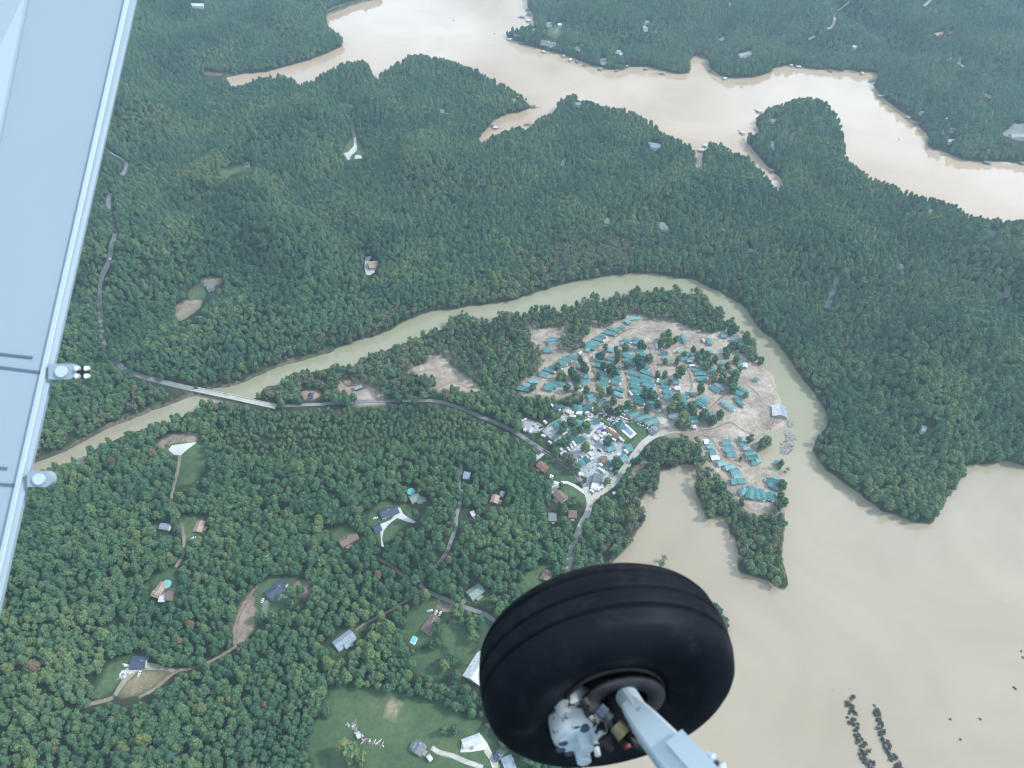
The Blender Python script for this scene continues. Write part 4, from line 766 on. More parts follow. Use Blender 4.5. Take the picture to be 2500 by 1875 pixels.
def car_parts():
    prof = [(-2.2,.35),(-2.25,.85),(-1.9,1.0),(2.1,.95),(2.25,.7),(2.2,.35)]; V, Fc = [], []
    for s in (-.9, .9): V += [(x, s, z) for x, z in prof]
    n = 6; Fc = [tuple(range(n)), tuple(range(2*n-1, n-1, -1))]+[(i, i+n, (i+1) % n+n, (i+1) % n) for i in range(n)]
    cab = [(-1.7,.95),(-1.2,1.5),(.4,1.5),(1.2,.95)]; Vc = []
    for s in (-.78, .78): Vc += [(x, s*(1 if z < 1 else .85), z) for x, z in cab]
    Fcab = [(0,1,2,3),(7,6,5,4)]+[(i, i+4, (i+1) % 4+4, (i+1) % 4) for i in range(4)]
    Vr, Fr = [], []; box(Vr, Fr, -1.15, .35, -.66, .66, 1.49, 1.56)
    return (V, Fc), (Vc, Fcab), (Vr, Fr)
CARM = {}
def car(px, py, label, ang, m, group):
    p = ground_at(px, py, .8); g = p.z+.35
    t = thing('parked_car', (p.x, p.y, g), label, 'car', group, ang)
    if 'cab' not in CARM:
        a, b_, r_ = car_parts(); CARM['b'] = a; o = link('cabin', *b_, 'dark_glass', t); CARM['cab'] = o.data
        V, Fc = [], []
        for k in range(12): V += [(.33*math.cos(k*math.pi/6), -.1, .33*math.sin(k*math.pi/6)), (.33*math.cos(k*math.pi/6), .1, .33*math.sin(k*math.pi/6))]
        Fc = [(2*k, 2*((k+1) % 12), 2*((k+1) % 12)+1, 2*k+1) for k in range(12)]+[tuple(range(0, 24, 2)), tuple(range(23, 0, -2))]
        w = link('wheel', V, Fc, 'rubber_black', t); CARM['w'] = w.data; COL.objects.unlink(w); bpy.data.objects.remove(w)
    else: o = bpy.data.objects.new('cabin', CARM['cab']); COL.objects.link(o); o.parent = t
    if m not in CARM: o = link('body', *CARM['b'], m, t); CARM[m] = o.data; r_ = link('roof_panel', *car_parts()[2], m, t); CARM[m+'r'] = r_.data
    else:
        for nm, k in (('body', m), ('roof_panel', m+'r')): o = bpy.data.objects.new(nm, CARM[k]); COL.objects.link(o); o.parent = t
    for x in (-1.4, 1.4):
        for y in (-.85, .85): w = bpy.data.objects.new('wheel', CARM['w']); COL.objects.link(w); w.parent = t; w.location = (x, y, .33)
CC = [('car_white','white'),('car_white','white'),('car_silver','silver'),('car_black','black'),('car_white','white'),('car_red','dark red'),('car_silver','silver')]
for k, (x, y) in enumerate([(1235,230),(1265,238),(1287,246),(1330,265),(1395,288),(1460,310),(1480,270),(1525,335),(1565,350),(1685,405),(1745,425),(1775,442),(1797,457)]):
    m, w = CC[(k*3) % 7]; car(*q1('M', x, y), f'{w} car, {ORD[k]} from the left along the road above the pool', R(-30), m, 'cars along the road above the pool')
for k, (x, y) in enumerate([(1250,290),(1268,305),(1284,320),(1300,332),(1320,347),(1335,305),(1340,360),(1352,320),(1352,374),(1367,335),(1372,387),(1382,350),(1396,366),(1402,330),(1420,342),(1437,352),(1310,310),(1330,328)]):
    m, w = CC[(k*2+1) % 7]; car(*q1('M', x, y), f'{w} car, {ORD[k]} from the left in the packed parking behind the pool house', R(35 if k % 3 else 25), m, 'cars packed behind the pool house')
for x, y, lab, a, m, c in [(360,810,'white car on the short drive above the red brown house',40,'car_white','M'),(548,1068,'white car, left of the three parked on the village lawn',70,'car_white','M'),(575,1075,'white car, middle of the three parked on the village lawn',70,'car_white','M'),(606,1052,'black car, right of the three parked on the village lawn',70,'car_black','M'),
    (600,1170,'white car on the concrete yard of the long house',20,'car_white','M'),(480,1555,'white car beside the pale flat roofed mobile home',80,'car_white','M'),(1175,735,'black car on the pale crossing in the gravel yard',-40,'car_black','M'),(1597,182,'white car driving on the road above the wheel',75,'car_white','I'),
    (1662,600,'white car beside the black drive of the cream house',80,'car_white','H'),(882,1062,'white van parked on the dry grass inside the gravel loop',80,'car_white','H'),(1228,203,'white car below the brown mobile home at the woods lane',30,'car_white','H'),(1085,632,'silver car under the trees below the round pool house',60,'car_silver','H'),
    (712,682,'white car, right one at the long brown house',70,'car_white','I'),(685,676,'white car, middle one at the long brown house',70,'car_white','I'),(648,664,'white car, left one at the long brown house',20,'car_white','I'),(303,78,'white car on the lawn left of the curved drive house',20,'car_white','I'),
    (698,82,'white car on the asphalt road beside the wing',80,'car_white','D'),(1225,470,'blue car in the crowded part of the gravel yard',40,'car_blue','M'),(1185,470,'dark red car in the crowded part of the gravel yard',40,'car_red','M'),(1410,610,'blue car at the end of the long rusty roof',60,'car_blue','M'),
    (1470,605,'blue car right of the long rusty roof',60,'car_blue','M'),(1255,545,'silver car in the crowded part of the gravel yard',30,'car_silver','M'),(1340,660,'silver car beside the blue teal roof in the gravel yard',30,'car_silver','M'),(425,440,'black car in the left gravel corner',30,'car_black','M'),(340,420,'silver car in the left gravel corner',-50,'car_silver','M')]:
    car(*q1(c, x, y), lab, R(a), m, 'scattered parked cars')
# awnings and tents
def tent(c, x, y, label, m, s=4.0, name='tent'):
    p = ground_at(*q1(c, x, y), 2); t = thing(name, (p.x, p.y, p.z), label, 'tent', None, R(35))
    V, Fc = gable_roof(s*1.3, s, 1.9, 3.0, .06, hip=s*.4); link('canopy', V, Fc, m, t)
    for a in (-1, 1):
        for b_ in (-1, 1): V, Fc = [], []; box(V, Fc, a*s*.6-.06, a*s*.6+.06, b_*s*.45-.06, b_*s*.45+.06, -.2, 1.95); link('post', V, Fc, 'wall_white', t)
tent('M', 1163, 490, 'pink awning tent in the crowded part of the gravel yard', 'tent_pink'); tent('M', 1195, 455, 'blue awning tent above the pink one in the gravel yard', 'tarp_blue')
tent('M', 1238, 512, 'white awning tent right of the pink one in the gravel yard', 'camper_white'); tent('I', 1132, 215, 'bright blue tarp tent in the woods above the wheel', 'tarp_blue', 7, 'tarp_shelter')
# ---------------------------------------------------------------- pools
def slab(name, pts, g, z0, z1, mat, parent, origin):
    n = len(pts); V = [(p.x-origin.x, p.y-origin.y, z0) for p in pts]+[(p.x-origin.x, p.y-origin.y, z1) for p in pts]
    Fc = [tuple(range(n, 2*n)), tuple(range(n-1, -1, -1))]+[(i, (i+1) % n, (i+1) % n+n, i+n) for i in range(n)]
    return link(name, V, Fc, mat, parent)
def ccw(P):
    a = sum(p.x*r_.y-r_.x*p.y for p, r_ in zip(P, P[1:]+P[:1])); return P if a > 0 else P[::-1]
P = [ground_at(*p) for p in q('M', [(1432,462),(1520,398),(1657,525),(1580,587)])]; o_ = sum(P, Vector())/4
t = thing('swimming_pool', (o_.x, o_.y, o_.z), 'covered rectangular swimming pool with wide white deck on the lawn', 'pool'); slab('pool_deck', ccw(P), 0, .3, .62, 'camper_white', t, o_)
P = [ground_at(*p) for p in q('M', [(1474,462),(1530,432),(1617,520),(1572,554)])]; slab('pool_cover', ccw(P), 0, .4, .70, 'pool_cover', t, o_)
P = [ground_at(*p) for p in q('I', [(520,868),(545,812),(578,820),(552,885)])]; o_ = sum(P, Vector())/4
t = thing('garden_pool', (o_.x, o_.y, o_.z), 'small turquoise rectangular pool behind the long brown house', 'pool'); slab('pool_deck', ccw(P), 0, .2, .60, 'camper_white', t, o_)
P = [o_+(p-o_)*.72 for p in P]; slab('pool_water', ccw(P), 0, .3, .68, 'pool_water', t, o_)
for c, x, y, r_, lab in (('E', 528, 1560, 4.2, 'round above ground pool with blue rim beside the grey green house'), ('H', 1056, 500, 4.4, 'round turquoise pool behind the brown house in the left woods')):
    p = ground_at(*q1(c, x, y)); t = thing('round_pool', (p.x, p.y, p.z+.3), lab, 'pool'); ring = [Vector((p.x+r_*math.cos(a), p.y+r_*math.sin(a), 0)) for a in np.linspace(0, 6.2832, 24, endpoint=False)]
    slab('pool_wall', ring, 0, -.5, 1.1, 'roof_bluegrey', t, p); slab('pool_water', [p+(v-p)*.86 for v in ring], 0, .2, 1.16, 'pool_water', t, p)
    disc(m_build, *project(p.x, p.y, p.z), 12, 10)
p = ground_at(*q1('M', 1365, 1295)); t = thing('water_tank', (p.x, p.y, p.z+.3), 'small white round tank on the grass below the pale road', 'tank')
slab('tank_wall', [Vector((p.x+1.8*math.cos(a), p.y+1.8*math.sin(a), 0)) for a in np.linspace(0, 6.2832, 16, endpoint=False)], 0, -.5, 1.6, 'camper_white', t, p)
slab('tank_lid', [Vector((p.x+1.2*math.cos(a), p.y+1.2*math.sin(a), 0)) for a in np.linspace(0, 6.2832, 16, endpoint=False)], 0, 1.61, 1.95, 'wall_white', t, p); disc(m_build, *project(p.x, p.y, p.z), 8, 8)
p = ground_at(*q1('M', 1058, 290)); t = thing('round_patio', (p.x, p.y, p.z+.1), 'round fire ring patio beside the campers at the yard top', 'patio')
slab('paving', [Vector((p.x+4*math.cos(a), p.y+3.6*math.sin(a), 0)) for a in np.linspace(0, 6.2832, 20, endpoint=False)], 0, .2, .62, 'stone', t, p); slab('fire_ring', [Vector((p.x+1.1*math.cos(a), p.y+1.1*math.sin(a), 0)) for a in np.linspace(0, 6.2832, 12, endpoint=False)], 0, .3, .95, 'wall_dark', t, p)
# ---------------------------------------------------------------- bridge
(ax, ay), (bx, by) = q('D', [(1046,867),(1745,1020)])
A = on_plane(ax, ay, 4.2); B = on_plane(bx, by, 4.2); mid = (A+B)/2; dv = B-A; L = dv.length; rz = math.atan2(dv.y, dv.x)
t = thing('bridge', (mid.x, mid.y, 4.2), 'long pale concrete road bridge crossing the muddy river at left', 'bridge', None, rz)
V, Fc = [], []; box(V, Fc, -L/2, L/2, -3.2, 3.2, -1.1, 0); link('bridge_deck', V, Fc, 'paleroad', t)
for s in (-1, 1): V, Fc = [], []; box(V, Fc, -L/2, L/2, s*3.1-.2, s*3.1+.2, .003, .9); link('parapet', V, Fc, 'paleconc', t)
for k in range(5):
    x = -L*.36+k*L*.18; V, Fc = [], []; box(V, Fc, x-.8, x+.8, -2.6, 2.6, -9, -1.103); link('pier', V, Fc, 'concrete', t)
for tt in np.linspace(0, 1, 60): disc(m_build, ax+(bx-ax)*tt, ay+(by-ay)*tt, 7, 7)
# ---------------------------------------------------------------- boat docks along the lake
DOCKS = [
 ('from the left along the far point shore', [('B',1155,250),('B',1230,273),('B',1365,328),('B',1495,355),('B',1535,380),('B',1580,392),('B',1625,412),('B',1725,437),('B',1830,447),('B',1885,420),('B',2015,437),('B',2117,465)]),
 ('from the top in the inlet above the far point', [('B',1265,62),('B',1272,90),('B',1230,107),('B',1270,132)]),
 ('from the left in the narrow middle cove', [('B',1052,795),('B',1062,808),('B',1267,785),('B',1300,675)]),
 ('from the left along the headland and right lake shore', [('C',167,360),('C',215,445),('C',310,497),('C',730,414),('C',777,424),('C',980,450),('C',1180,464),('C',1240,510),('C',1300,610),('C',1470,745),('C',1525,780),('C',1970,1030),('C',2195,1032)]),
 ('from the top off the round peninsula and its cove', [('C',525,703),('C',420,840),('C',190,922),('C',160,952),('C',605,1080)]),
]
for phrase, rows in DOCKS:
    for k, (c, x, y) in enumerate(rows):
        p = on_plane(*q1(c, x, y), 1.5); a = random.uniform(0, 3.1); w = random.uniform(5, 8); l = random.uniform(7, 11)
        rm = random.choice(['roof_slate','roof_grey','roof_white','roof_brown','roof_white'])
        t = thing('boat_dock', (p.x, p.y, 0), f'{rm[5:]} roofed boat dock, {ORD[k]} {phrase}', 'dock', 'boat docks of the lake', a)
        V, Fc = gable_roof(l, w, 2.9, 3.9, .15, hip=w*.45); link('roof', V, Fc, rm, t)
        V, Fc = [], []; box(V, Fc, -l/2-2.5, l/2+.4, -w/2-.4, w/2+.4, .25, .55); link('platform', V, Fc, 'old_timber', t)
        for sx in (-1, 1):
            for sy in (-1, 1): V, Fc = [], []; box(V, Fc, sx*l*.45-.12, sx*l*.45+.12, sy*w*.42-.12, sy*w*.42+.12, -1.5, 2.9); link('post', V, Fc, 'timber', t)
        V, Fc = [], []; box(V, Fc, l/2, l/2+9, -.7, .7, .3, .5); link('gangway', V, Fc, 'old_timber', t)
        disc(m_build, *project(p.x, p.y, 1.5), 7, 6)
p = on_plane(*q1('C', 1410, 884), 0)
def boat(px, py, label, L=6, a=.4):
    p = on_plane(px, py, 0); t = thing('motor_boat', (p.x, p.y, -.1), label, 'boat', None, a); V, Fc = [], []
    out = [(-.5,-.17),(.2,-.18),(.42,-.08),(.5,0),(.42,.08),(.2,.18),(-.5,.17)]
    V = [(x*L*.9, y*L*.8, -.3) for x, y in out]+[(x*L, y*L, .7) for x, y in out]; n = 7; Fc = [tuple(range(n, 2*n)), tuple(range(n-1, -1, -1))]+[(i, (i+1) % n, (i+1) % n+n, i+n) for i in range(n)]
    link('hull', V, Fc, 'car_white', t); V, Fc = [], []; box(V, Fc, -L*.15, L*.12, -L*.12, L*.12, .703, 1.4); link('windscreen', V, Fc, 'dark_glass', t)
boat(*q1('C', 1410, 884), 'tiny boat alone in the middle of the right lake arm', 8, .3); boat(*q1('B', 798, 128), 'small boat low in the bright upper lake', 9, .1); boat(*q1('B', 1058, 214), 'small boat just off the far point', 8, 2.2)
# floating dock line
V, Fc = [], []; a0 = on_plane(*q1('C', 375, 523), 0); a1 = on_plane(*q1('C', 450, 533), 0); dv = a1-a0; t = thing('floating_dock', tuple((a0+a1)/2), 'long low floating dock off the tree covered headland', 'dock', None, math.atan2(dv.y, dv.x))
L = dv.length; box(V, Fc, -L/2, L/2, -1.2, 1.2, .1, .5); link('walkway', V, Fc, 'old_timber', t)
for k in range(4): V, Fc = [], []; box(V, Fc, -L/2+L*(k+.5)/4-1.2, -L/2+L*(k+.5)/4+1.2, 1.203, 5.5, .12, .48); link('finger', V, Fc, 'old_timber', t)
# ---------------------------------------------------------------- utility poles
for c, x, y, lab in (('M', 640, 950, 'utility pole at the road above the village lawn'), ('I', 765, 640, 'utility pole beside the dark lane left of the wheel'), ('I', 1565, 190, 'utility pole beside the road above the wheel'), ('M', 1410, 1235, 'utility pole leaning over the pale road junction'), ('I', 560, 530, 'utility pole at the dark lane bend'), ('D', 1440, 965, 'utility pole beside the bridge')):
    p = ground_at(*q1(c, x, y)); t = thing('utility_pole', (p.x, p.y, p.z), lab, 'pole', 'utility poles', random.uniform(0, 3))
    ring = [Vector((p.x+.18*math.cos(a), p.y+.18*math.sin(a), 0)) for a in np.linspace(0, 6.2832, 8, endpoint=False)]; slab('shaft', ring, 0, -.5, 11, 'pole_wood', t, p)
    V, Fc = [], []; box(V, Fc, -1.3, 1.3, -.12, -.0, 9.8, 10.1); link('crossarm', V, Fc, 'pole_wood', t)
# fence along the yard road
(P0, P1) = [ground_at(*p) for p in q('M', [(455,735),(990,1110)])]
t = thing('board_fence', tuple(P0), 'long dark board fence along the road side of the gravel yard', 'fence')
n = 30
for k in range(n):
    a = P0.lerp(P1, k/n); b_ = P0.lerp(P1, (k+1)/n); z = float(terrain(a.x, a.y)); d = (b_-a).normalized(); nn = Vector((-d.y, d.x, 0))*.08
    V = [(p.x-P0.x, p.y-P0.y, h-P0.z) for h in (z-.5, z+2.2) for p in (a-nn, b_-d*.15-nn, b_-d*.15+nn, a+nn)]
    link('fence_panel', V, [(0,3,2,1),(4,5,6,7),(0,1,5,4),(1,2,6,5),(2,3,7,6),(3,0,4,7)], 'timber', t)

# ---------------------------------------------------------------- trees
def leaf_mat(name, stops, rough=.75):
    m, nt, b = new_mat(name)
    oi = nt.nodes.new('ShaderNodeObjectInfo')
    n = nt.nodes.new('ShaderNodeTexNoise'); n.inputs['Scale'].default_value = .012; n.inputs['Detail'].default_value = 3
    nt.links.new(oi.outputs['Location'], n.inputs['Vector'])
    ma = nt.nodes.new('ShaderNodeMath'); ma.operation = 'MULTIPLY_ADD'; ma.inputs[1].default_value = .55
    ad = nt.nodes.new('ShaderNodeMath'); ad.operation = 'MULTIPLY_ADD'; ad.inputs[1].default_value = 2.1; ad.inputs[2].default_value = -.80  # random species tone by location, widened to imitate hill shading in the colour
    nt.links.new(n.outputs['Fac'], ad.inputs[0]); nt.links.new(oi.outputs['Random'], ma.inputs[0]); nt.links.new(ad.outputs[0], ma.inputs[2])
    r = ramp(nt, ma.outputs[0], stops)
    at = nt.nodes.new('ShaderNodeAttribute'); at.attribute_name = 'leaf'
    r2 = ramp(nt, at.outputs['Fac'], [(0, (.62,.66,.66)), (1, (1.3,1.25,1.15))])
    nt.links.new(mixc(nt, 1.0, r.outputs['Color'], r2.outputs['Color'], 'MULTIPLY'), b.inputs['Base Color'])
    b.inputs['Roughness'].default_value = rough; b.inputs['Specular IOR Level'].default_value = .2
    return m
leaf_mat('leaf_green', [(0, (.036,.086,.046)), (.35, (.056,.122,.060)), (.65, (.082,.150,.066)), (1, (.130,.184,.074))])
leaf_mat('leaf_pine', [(0, (.030,.078,.052)), (.4, (.048,.106,.066)), (.7, (.070,.130,.072)), (1, (.100,.156,.080))])
leaf_mat('leaf_silty', [(0, (.085,.115,.065)), (.5, (.125,.145,.085)), (1, (.165,.175,.11))])
leaf_mat('leaf_yellow', [(0, (.085,.135,.05)), (.5, (.12,.165,.055)), (1, (.17,.19,.065))])
leaf_mat('leaf_autumn', [(0, (.15,.12,.06)), (.5, (.17,.12,.065)), (1, (.13,.085,.06))])
plain('bark', (.09,.075,.06), .9, .25, 1.5); plain('bark_pale', (.26,.24,.20), .9, .2, 1.5)

def fin(name, V, Fc, leaf, mat, smooth=False):
    me = bpy.data.meshes.new(name); me.from_pydata(V, [], Fc); me.materials.append(MATS[mat])
    a = me.attributes.new('leaf', 'FLOAT', 'FACE'); a.data.foreach_set('value', leaf)
    if smooth: me.polygons.foreach_set('use_smooth', [True]*len(me.polygons))
    me.update(); return me
ICO = None
def ico():
    global ICO
    if ICO is None:
        bm = bmesh.new(); bmesh.ops.create_icosphere(bm, subdivisions=1, radius=1); bm.verts.ensure_lookup_table()
        ICO = ([v.co.copy() for v in bm.verts], [tuple(v.index for v in f.verts) for f in bm.faces]); bm.free()
    return ICO
def rvec(rn):
    while True:
        v = Vector((rn.uniform(-1,1), rn.uniform(-1,1), rn.uniform(-1,1)))
        if .05 < v.length <= 1: return v.normalized()
def crown_broad(seed, H=16.0, Rr=4.3, nl=7, leaves=34, dens=1.0, lsize=1.15, low=.62):
    rn = random.Random(seed); V, Fc, lf = [], [], []; iv, jf = ico(); lobes = [(Vector((0, 0, H*low)), Rr*.6), (Vector((0, 0, H*.72)), Rr*.55)]
    for k in range(nl):
        a = k*2.399+rn.uniform(-.4,.4); rr = Rr*rn.uniform(.30,.70); z = H*(.86-.62*(rr/Rr)**2+rn.uniform(-.05,.05))
        lobes.append((Vector((rr*math.cos(a), rr*math.sin(a), z)), Rr*rn.uniform(.34,.52)))
    for c, r in lobes:
        b_ = len(V); sh = rn.uniform(.0,.25)
        if dens > .6:
            for v in iv: V.append(tuple(c+Vector((v.x, v.y, v.z*.85))*r*.86*rn.uniform(.85,1.1)))
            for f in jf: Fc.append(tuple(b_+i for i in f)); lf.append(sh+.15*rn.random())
        for k in range(int(leaves*dens)):
            d = rvec(rn)
            if d.z < -.35: d.z = -d.z
            p = c+Vector((d.x, d.y, d.z*.9))*r*rn.uniform(.82,1.16); n = (d+rvec(rn)*.65).normalized()
            u = n.orthogonal().normalized(); w = n.cross(u); s = lsize*rn.uniform(.5,1.0); th = rn.uniform(0, 6.28); u, w = u*math.cos(th)+w*math.sin(th), w*math.cos(th)-u*math.sin(th)
            b_ = len(V); V += [tuple(p-u*s), tuple(p+w*s*.7+n*s*.12), tuple(p+u*s), tuple(p-w*s*.7-n*s*.12)]; Fc.append((b_, b_+1, b_+2, b_+3)); lf.append(rn.random())
    return V, Fc, lf
def crown_pine(seed, H=19.0, Rr=3.5):
    rn = random.Random(seed); V, Fc, lf = [], [], []; nw = 8
    for w in range(nw):
        t = w/(nw-1); z = H*(.45+.52*t); rad = Rr*(1-t**1.4*.88)*rn.uniform(.9,1.1); nb = 7 if t < .7 else 5
        for k in range(nb):
            a = (k+rn.uniform(-.25,.25))/nb*6.283+w*.7; d = Vector((math.cos(a), math.sin(a), 0)); s = Vector((-d.y, d.x, 0)); L = rad*rn.uniform(.75,1.15); wd = L*.26+.22
            r0 = Vector((0, 0, z)); r1 = r0+d*L+Vector((0, 0, L*rn.uniform(-.12,.22))); m = r0.lerp(r1, .62)
            b_ = len(V); V += [tuple(r0), tuple(m+s*wd+Vector((0,0,.15))), tuple(r1), tuple(m-s*wd+Vector((0,0,.15))), tuple(m+Vector((0,0,.5))), tuple(m-Vector((0,0,.45)))]
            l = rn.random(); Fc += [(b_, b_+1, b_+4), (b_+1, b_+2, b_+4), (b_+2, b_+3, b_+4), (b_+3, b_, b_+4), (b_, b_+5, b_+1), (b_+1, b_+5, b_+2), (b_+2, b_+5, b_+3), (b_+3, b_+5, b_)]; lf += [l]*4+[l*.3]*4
    return V, Fc, lf
def trunk_mesh(H, r, mat, seed, limbs=3):
    rn = random.Random(seed); V, Fc = [], []
    def cone(p0, p1, r0, r1, n=6):
        d = (p1-p0).normalized(); u = d.orthogonal().normalized(); w = d.cross(u); b_ = len(V)
        for p, rr in ((p0, r0), (p1, r1)):
            for k in range(n): V.append(tuple(p+(u*math.cos(k*6.283/n)+w*math.sin(k*6.283/n))*rr))
        for k in range(n): Fc.append((b_+k, b_+(k+1) % n, b_+n+(k+1) % n, b_+n+k))
    cone(Vector((0,0,-1.5)), Vector((0,0,H*.78)), r, r*.35)
    for k in range(limbs):
        a = k*2.1+rn.random(); z = H*rn.uniform(.35,.55); cone(Vector((0,0,z)), Vector((math.cos(a)*2.4, math.sin(a)*2.4, z+H*.2)), r*.45, r*.15, 5)
    me = bpy.data.meshes.new('trunk'); me.from_pydata(V, [], Fc); me.materials.append(MATS[mat]); me.update(); return me
def crown_dome(seed, H=16.0, Rr=3.5, leaves=26, flat=.55, lsize=.85):
    rn = random.Random(seed); V, Fc, lf = [], [], []; iv, jf = ico(); lobes = [(Vector((0, 0, H*.88)), Rr*.42), (Vector((0, 0, H*.70)), Rr*.66)]
    for ring, (n, rr, z, r) in enumerate(((5, .40, .78, .40), (7, .62, .62, .40), (7, .70, .46, .38))):
        for k in range(n):
            a = (k+rn.uniform(-.3, .3))/n*6.283+ring*.5; q_ = Rr*rr*rn.uniform(.82, 1.15); lobes.append((Vector((q_*math.cos(a), q_*math.sin(a), H*(z+rn.uniform(-.05, .05)))), Rr*r*rn.uniform(.85, 1.12)))
    for c, r in lobes:
        b_ = len(V); sh = rn.uniform(.1, .5)
        for v in iv: V.append(tuple(c+v*r*rn.uniform(.82, 1.08)))
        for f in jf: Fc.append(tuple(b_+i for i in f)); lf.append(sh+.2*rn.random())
        for k in range(int(leaves*.55)):
            d = rvec(rn)
            if d.z < -.1: d.z = -d.z
            p = c+d*r*rn.uniform(.9, 1.2); n = (d+rvec(rn)*.6).normalized(); u = n.orthogonal().normalized(); w = n.cross(u); s = lsize*rn.uniform(.45, 1.0)
            b_ = len(V); V += [tuple(p-u*s), tuple(p+w*s*.7+n*s*.12), tuple(p+u*s), tuple(p-w*s*.7-n*s*.12)]; Fc.append((b_, b_+1, b_+2, b_+3)); lf.append(rn.random())
    return V, Fc, lf
KIN = []      # crown mesh, trunk mesh, family
broad = [crown_dome(100+k, 15+1.0*(k % 3), 3.7+.22*(k % 4)) for k in range(6)]
for k, b_ in enumerate(broad): KIN.append((fin('crown', *b_, 'leaf_green'), trunk_mesh(15, .32, 'bark', k), 'broadleaf'))      # 0-5
for k in range(4): KIN.append((fin('crown', *(crown_pine(300+k, 16+k, 3.6+.2*k) if k < 2 else crown_dome(330+k, 16, 3.2+.1*k, 26, .5, .7)), 'leaf_pine'), trunk_mesh(19, .26, 'bark', 20+k, 0), 'pine'))   # 6-9
for k in range(3): KIN.append((fin('crown', *crown_broad(400+k, 14, 4.2, 7, 30, .5, 1.0), 'leaf_silty'), trunk_mesh(15, .26, 'bark_pale', 40+k, 6), 'silty'))   # 10-12
for k in range(2): KIN.append((fin('crown', *broad[k+1], 'leaf_yellow'), trunk_mesh(15, .3, 'bark', 60+k), 'yellowing'))     # 13-14
for k in range(1): KIN.append((fin('crown', *broad[k+3], 'leaf_autumn'), trunk_mesh(15, .3, 'bark', 70+k), 'reddish'))      # 15
for k in range(2): KIN.append((fin('crown', *crown_broad(500+k, 14, 4.6, 8, 36, .7, 1.1), 'leaf_green'), trunk_mesh(15, .34, 'bark', 80+k, 5), 'broadleaf'))   # 16-17

def crown_tall(seed, H=15.0, Rr=3.9, nl=13, leaves=30, dens=1.0):
    rn = random.Random(seed); V, Fc, lf = [], [], []; iv, jf = ico()
    lobes = [(Vector((0, 0, H*t)), Rr*r) for t, r in ((.25, .55), (.42, .68), (.6, .62), (.77, .45), (.9, .25))]
    for k in range(nl):
        t = rn.uniform(.18, .82); a = k*2.399; rr = Rr*(.72-.5*abs(t-.38)**1.1)*rn.uniform(.7, 1.0); lobes.append((Vector((rr*math.cos(a), rr*math.sin(a), H*t)), Rr*rn.uniform(.30, .44)))
    for c, r in lobes:
        b_ = len(V); sh = rn.uniform(0, .25)
        if dens > .6:
            for v in iv: V.append(tuple(c+v*r*.86*rn.uniform(.85, 1.1)))
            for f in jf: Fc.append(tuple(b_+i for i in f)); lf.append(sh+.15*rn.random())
        for k in range(int(leaves*dens)):
            d = rvec(rn); p = c+d*r*rn.uniform(.82, 1.2); n = (d+rvec(rn)*.65).normalized(); u = n.orthogonal().normalized(); w = n.cross(u); s = rn.uniform(.5, 1.05)
            b_ = len(V); V += [tuple(p-u*s), tuple(p+w*s*.7+n*s*.12), tuple(p+u*s), tuple(p-w*s*.7-n*s*.12)]; Fc.append((b_, b_+1, b_+2, b_+3)); lf.append(rn.random())
    return V, Fc, lf
for k in range(4): KIN.append((fin('crown', *crown_tall(600+k, 15, 3.6+.3*k, 12+k), 'leaf_green'), trunk_mesh(15, .34, 'bark', 90+k, 3), 'broadleaf'))     # 18-21
KIN.append((fin('crown', *crown_tall(650, 15, 4, 14, 34, .55), 'leaf_silty'), trunk_mesh(15, .3, 'bark_pale', 99, 6), 'silty'))      # 22

def crown_bare(seed, H=15):
    rn = random.Random(seed); V, Fc, lf = [], [], []
    for k in range(16):
        a = k*2.399; z = H*rn.uniform(.35, .9); L = rn.uniform(1.5, 3.6)*(1.2-z/H*.7); p0 = Vector((0, 0, z)); p1 = p0+Vector((math.cos(a)*L, math.sin(a)*L, L*rn.uniform(.3, 1.0))); w = Vector((-math.sin(a), math.cos(a), 0))*.14; u = Vector((0, 0, .14)); b_ = len(V)
        V += [tuple(p0+w), tuple(p0-w*.5+u), tuple(p0-w*.5-u), tuple(p1)]; Fc += [(b_, b_+1, b_+3), (b_+1, b_+2, b_+3), (b_+2, b_, b_+3)]; lf += [.5]*3
    return V, Fc, lf
KIN.append((fin('crown', *crown_bare(7), 'bark_pale'), trunk_mesh(17, .3, 'bark_pale', 111, 4), 'bare'))      # 23

leaf_mat('leaf_drowned', [(0, (.055,.06,.048)), (.5, (.075,.08,.062)), (1, (.10,.10,.08))])
for k in range(2): KIN.append((fin('crown', *crown_tall(700+k, 15, 4.4, 14, 30, .5), 'leaf_drowned'), trunk_mesh(15, .3, 'bark_pale', 120+k, 6), 'drowned'))      # 24-25

def grow(name, p, kind, s, rz, label, cat='tree', group=None, sz=None):
    t = thing(name, p, label, cat, group, rz); t.scale = (s, s, sz or s)
    for nm, me in (('trunk', KIN[kind][1]), ('crown', KIN[kind][0])):
        o = bpy.data.objects.new(nm, me); COL.objects.link(o); o.parent = t
    return t
